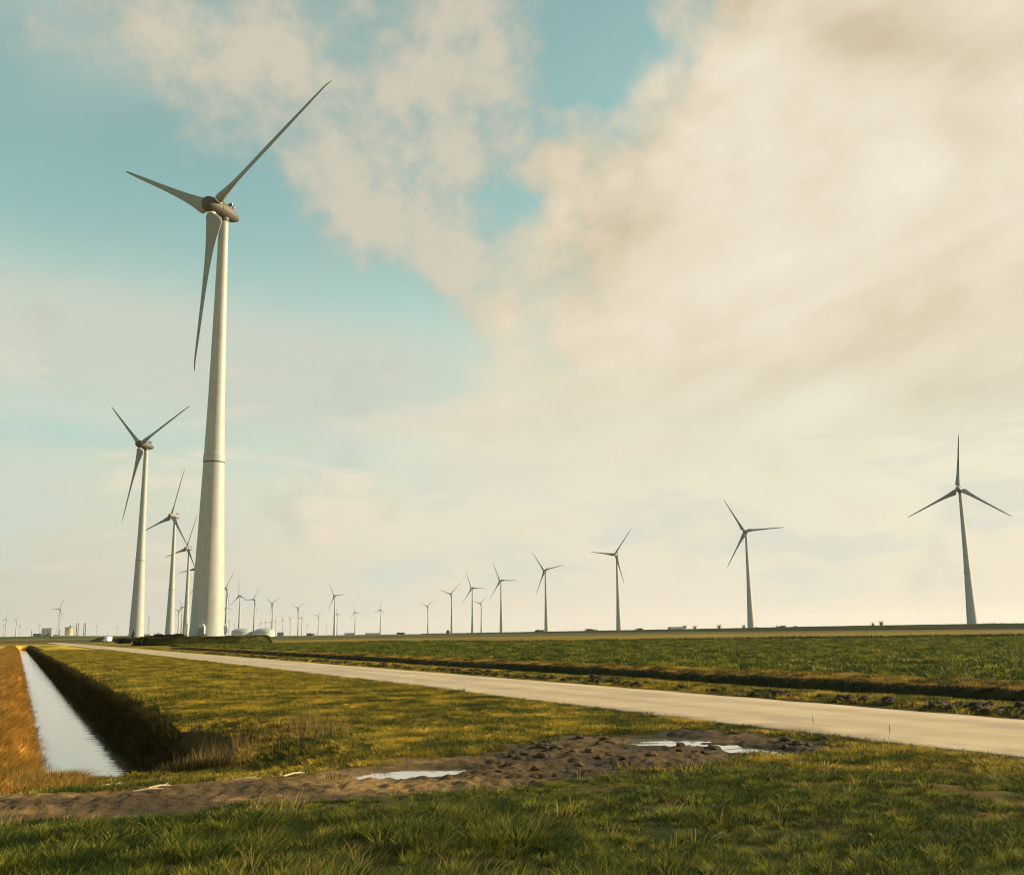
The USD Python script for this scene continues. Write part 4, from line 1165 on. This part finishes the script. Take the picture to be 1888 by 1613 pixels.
scatter('dry_grass', dry_protos, MAT['grass_dry'], p[k], rng.uniform(0.4, 1.05, k.sum()), 'pale dry grass blades bent to the right among the foreground grass', 'grass', rng)
p = off_ditch(clear(sector(13.5, 32, 22000, rng, 32)))
u, v = to_uv(p[:, 0], p[:, 1])
p = p[(u < ROAD0 + 0.02) & (u > 0.2)]
scatter('verge_turf', short_protos, MAT['grass_verge'], p, rng.uniform(0.7, 1.25, len(p)), 'short green and ochre turf between the ditch and the road, nearer part', 'grass', rng)
p = off_ditch(strip(3.25, ROAD0, 24, 170, 26000, rng, 0.45))
p = p[np.hypot(p[:, 0], p[:, 1]) > 31]
scatter('far_verge_turf', mid_protos, MAT['grass_verge'], p, rng.uniform(0.8, 1.4, len(p)), 'ochre turf between the ditch and the road, farther part', 'grass', rng)
p = strip(-2.2, 1.05, 15.5, 300, 15000, rng, 0.35)
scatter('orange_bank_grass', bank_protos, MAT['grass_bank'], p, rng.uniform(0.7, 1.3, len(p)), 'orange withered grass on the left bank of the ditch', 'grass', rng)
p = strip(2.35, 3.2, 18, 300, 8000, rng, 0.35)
scatter('dark_bank_grass', bank_protos, MAT['grass_shade_tint'], p, rng.uniform(0.7, 1.3, len(p)), 'grass on the right bank of the ditch, shade painted into its dark colour', 'grass', rng)
p = strip(2.6, 5.4, 17.9, 20.6, 170, rng)
scatter('reeds', reed_protos, MAT['reed'], p, rng.uniform(0.4, 1.0, len(p)), 'thin straw coloured reeds at the near right corner of the ditch', 'reeds', rng)
# beyond the road
p = strip(ROAD1 + 0.35, 19.8, 2, 175, 9000, rng, 0.45)
scatter('roadside_turf', mid_protos, MAT['grass_verge'], p, rng.uniform(0.6, 1.0, len(p)), 'strip of short turf between the road and the dry ditch', 'grass', rng)
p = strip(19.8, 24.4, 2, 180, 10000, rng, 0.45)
scatter('dark_ditch_grass', mid_protos, MAT['grass_ditch_shade'], p, rng.uniform(0.6, 1.1, len(p)), 'grass in the dry ditch beyond the road, shade painted into its colour', 'grass', rng)
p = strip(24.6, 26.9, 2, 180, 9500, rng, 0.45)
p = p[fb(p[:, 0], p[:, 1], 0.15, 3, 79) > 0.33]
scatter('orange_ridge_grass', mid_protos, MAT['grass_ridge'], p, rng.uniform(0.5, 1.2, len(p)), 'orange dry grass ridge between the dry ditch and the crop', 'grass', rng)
p = sector(28, 235, 60000, rng, 31, 1.25)
u, v = to_uv(p[:, 0], p[:, 1])
p = p[(u > 26.4) & (p[:, 1] < crop_end(p[:, 0])) & (np.hypot(p[:, 0] - TOWER1[0], p[:, 1] - TOWER1[1]) > 19)]
r = np.hypot(p[:, 0], p[:, 1])
scatter('crop_plants', crop_protos, MAT['crop'], p, rng.uniform(0.7, 1.3, len(p)) * np.interp(r, [30, 80, 200], [0.9, 1.25, 1.9]), 'leafy green crop covering the field beyond the road', 'crop', rng, 1)
t = rng.uniform(0, 1, 2600)
x = -27 + t * 200
p = np.stack([x, crop_end(x) + rng.normal(size=len(x)) * 1.2 + (fb(x, x * 0, 0.08, 3, 81) - 0.5) * 3], 1)
p = p[rng.uniform(size=len(p)) < 0.35 + 0.65 * smooth01(p[:, 0], 10, 60)]
scatter('mound_grass', mid_protos, MAT['grass_shade_tint'], MOUND_TUFTS, np.random.default_rng(5).uniform(1.0, 2.4, len(MOUND_TUFTS)), 'rough mound grass under the two nearest turbines, shade painted into its dark colour', 'grass', rng)  # dark leaf colour paints the shade of the mound slopes
scatter('field_edge_rushes', far_protos, MAT['bush'], p, rng.uniform(3.0, 6.0, len(p)), 'dark line of rank growth along the far edge of the crop', 'grass', rng)


# ---------------------------------------------------------------- clods, sticks, stalks
def clod(rng, r):
    m = trimesh.creation.icosphere(2, 1.0)
    o = rng.uniform(0, 50, 3)
    d = 0.35 + 1.3 * meshkit.fbm(m.vertices * 1.9 + o, 4, 5)
    m.vertices = m.vertices * d[:, None] * [r, r * rng.uniform(0.7, 1.1), r * rng.uniform(0.45, 0.7)]
    return m


def tinted(prim_mesh, mesh, base):
    n = len(UsdGeom.Mesh(prim_mesh).GetPointsAttr().Get())
    color_primvar(prim_mesh, np.tile(np.array(base), (n, 1)))


rng = np.random.default_rng(17)
sets = (('dark lump of churned mud beside the muddy puddles left of the road', 'churned clods round the puddles', 46, 0),
        ('dark clod of earth lying along the near edge of the road', 'clods along the near road edge', 26, 1))
for lab, grp, n, kind in sets:
    made = 0
    while made < n:
        if kind == 0:
            x, y = rng.uniform(-0.3, 4.6), rng.uniform(13.0, 18.2)
            if mud_amount(np.array([x]), np.array([y]))[0] < 0.6 or ground_z(x, y) < PUDDLE_Z + 0.01 - 0.06 * rng.uniform():
                continue
            r = rng.uniform(0.035, 0.085) * (1.5 if rng.uniform() < 0.2 else 1)
        else:
            vv = rng.uniform(8, 24)
            x, y = to_xy(ROAD0 - 0.28 + rng.normal() * 0.13, vv)
            r = rng.uniform(0.025, 0.08)
        c = clod(rng, r)
        a = rng.uniform(0, 6.28)
        c.apply_transform(trimesh.transformations.rotation_matrix(a, (0, 0, 1)))
        c.apply_translation((x, y, ground_z(x, y) + 0.1 * r))
        m = part(None, 'mud_clod', c, MAT['mud'], 40)
        tinted(m, c, (0.055, 0.038, 0.018) if rng.uniform() < 0.7 else (0.10, 0.068, 0.030))
        tag(m, lab, 'mud clod', grp)
        made += 1
ms = []
for k in range(950):
    vv = rng.uniform(1.5 ** 0.4, 110 ** 0.4) ** (1 / 0.4)
    uu = ROAD1 + 0.5 + abs(rng.normal()) * 0.38
    x, y = to_xy(uu, vv)
    if fb(np.array([vv]), np.array([0.0]), 0.35, 3, 91)[0] < 0.42 and rng.uniform() < 0.75:
        continue
    r = rng.uniform(0.05, 0.15)
    c = clod(rng, r)
    c.apply_translation((x, y, ground_z(x, y) + 0.15 * r))
    ms.append(c)
c = join(*ms)
m = part(None, 'roadside_clods', c, MAT['mud'], 40)
tinted(m, c, (0.026, 0.019, 0.007))
tag(m, 'row of dark earth clods thrown up along the far edge of the road', 'mud clods', kind='stuff')
for (x, y, ln, ang, lab) in ((-4.30, 12.55, 0.32, 0.25, 'thicker bleached stick lying on the mud left of the long puddle'), (-4.22, 12.72, 0.24, 0.55, 'thin bleached stick crossing behind the thicker one on the mud'),
                             (-3.35, 13.35, 0.30, 0.05, 'short pale stick at the far edge of the muddy track'), (-2.85, 13.75, 0.28, 0.7, 'slanted pale straw sticking out of the grass behind the track'), (-5.1, 13.5, 0.35, 0.35, 'pale broken straw lying in the grass before the ditch')):
    z = ground_z(x, y) + 0.03
    d = np.array([math.cos(ang), math.sin(ang), 0.06]) * ln / 2
    c = np.array([x, y, z])
    m = part(None, 'stick', join(rod(c - d, c + [0, 0, 0.012], 0.012, 0.011, 7), rod(c + [0, 0, 0.012], c + d * 1.1 + [0, 0, -0.004], 0.011, 0.005, 7), rod(c + d * 0.3, c + d * 0.6 + [0.02, 0.05, 0.03], 0.006, 0.002, 5)), MAT['dead_stick'], 40)
    tag(m, lab, 'stick')
for (x, y, h, lab) in ((-4.75, 9.35, 0.62, 'lone tall dry stalk rising in the left foreground grass'), (4.78, 17.3, 0.22, 'short dead stem standing at the near edge of the road'), (5.45, 15.7, 0.2, 'leaning dead stem at the near road edge, right of the other')):
    z = ground_z(x, y)
    m = thing('dry_stalk', lab, 'stalk', (x, y, z))
    part(m, 'stem', join(rod((0, 0, -0.02), (0.015, 0, h * 0.5), 0.005, 0.004, 6), rod((0.015, 0, h * 0.5), (0.05, 0.01, h), 0.004, 0.002, 6)), MAT['dead_stick'])
    part(m, 'seed_head', lathe([(0, 0), (0.011, 0.02), (0.013, 0.06), (0.005, 0.12), (0, 0.14)], 8).apply_translation((0.05, 0.01, h - 0.02)), MAT['dead_stick'], 40)


# ---------------------------------------------------------------- air
g = Graph()
vol = g.add('principled_volume', 'volume', color=(0.92, 0.92, 0.90), density=2.2e-5, anisotropy=0.3)
MAT['air'] = g.mat('hazy_air', volume=vol)
hz_ = part(None, 'haze', trimesh.creation.box((26000, 26000, 170)).apply_translation((0, 0, 82)), MAT['air'], False)
tag(hz_, kind='stuff')
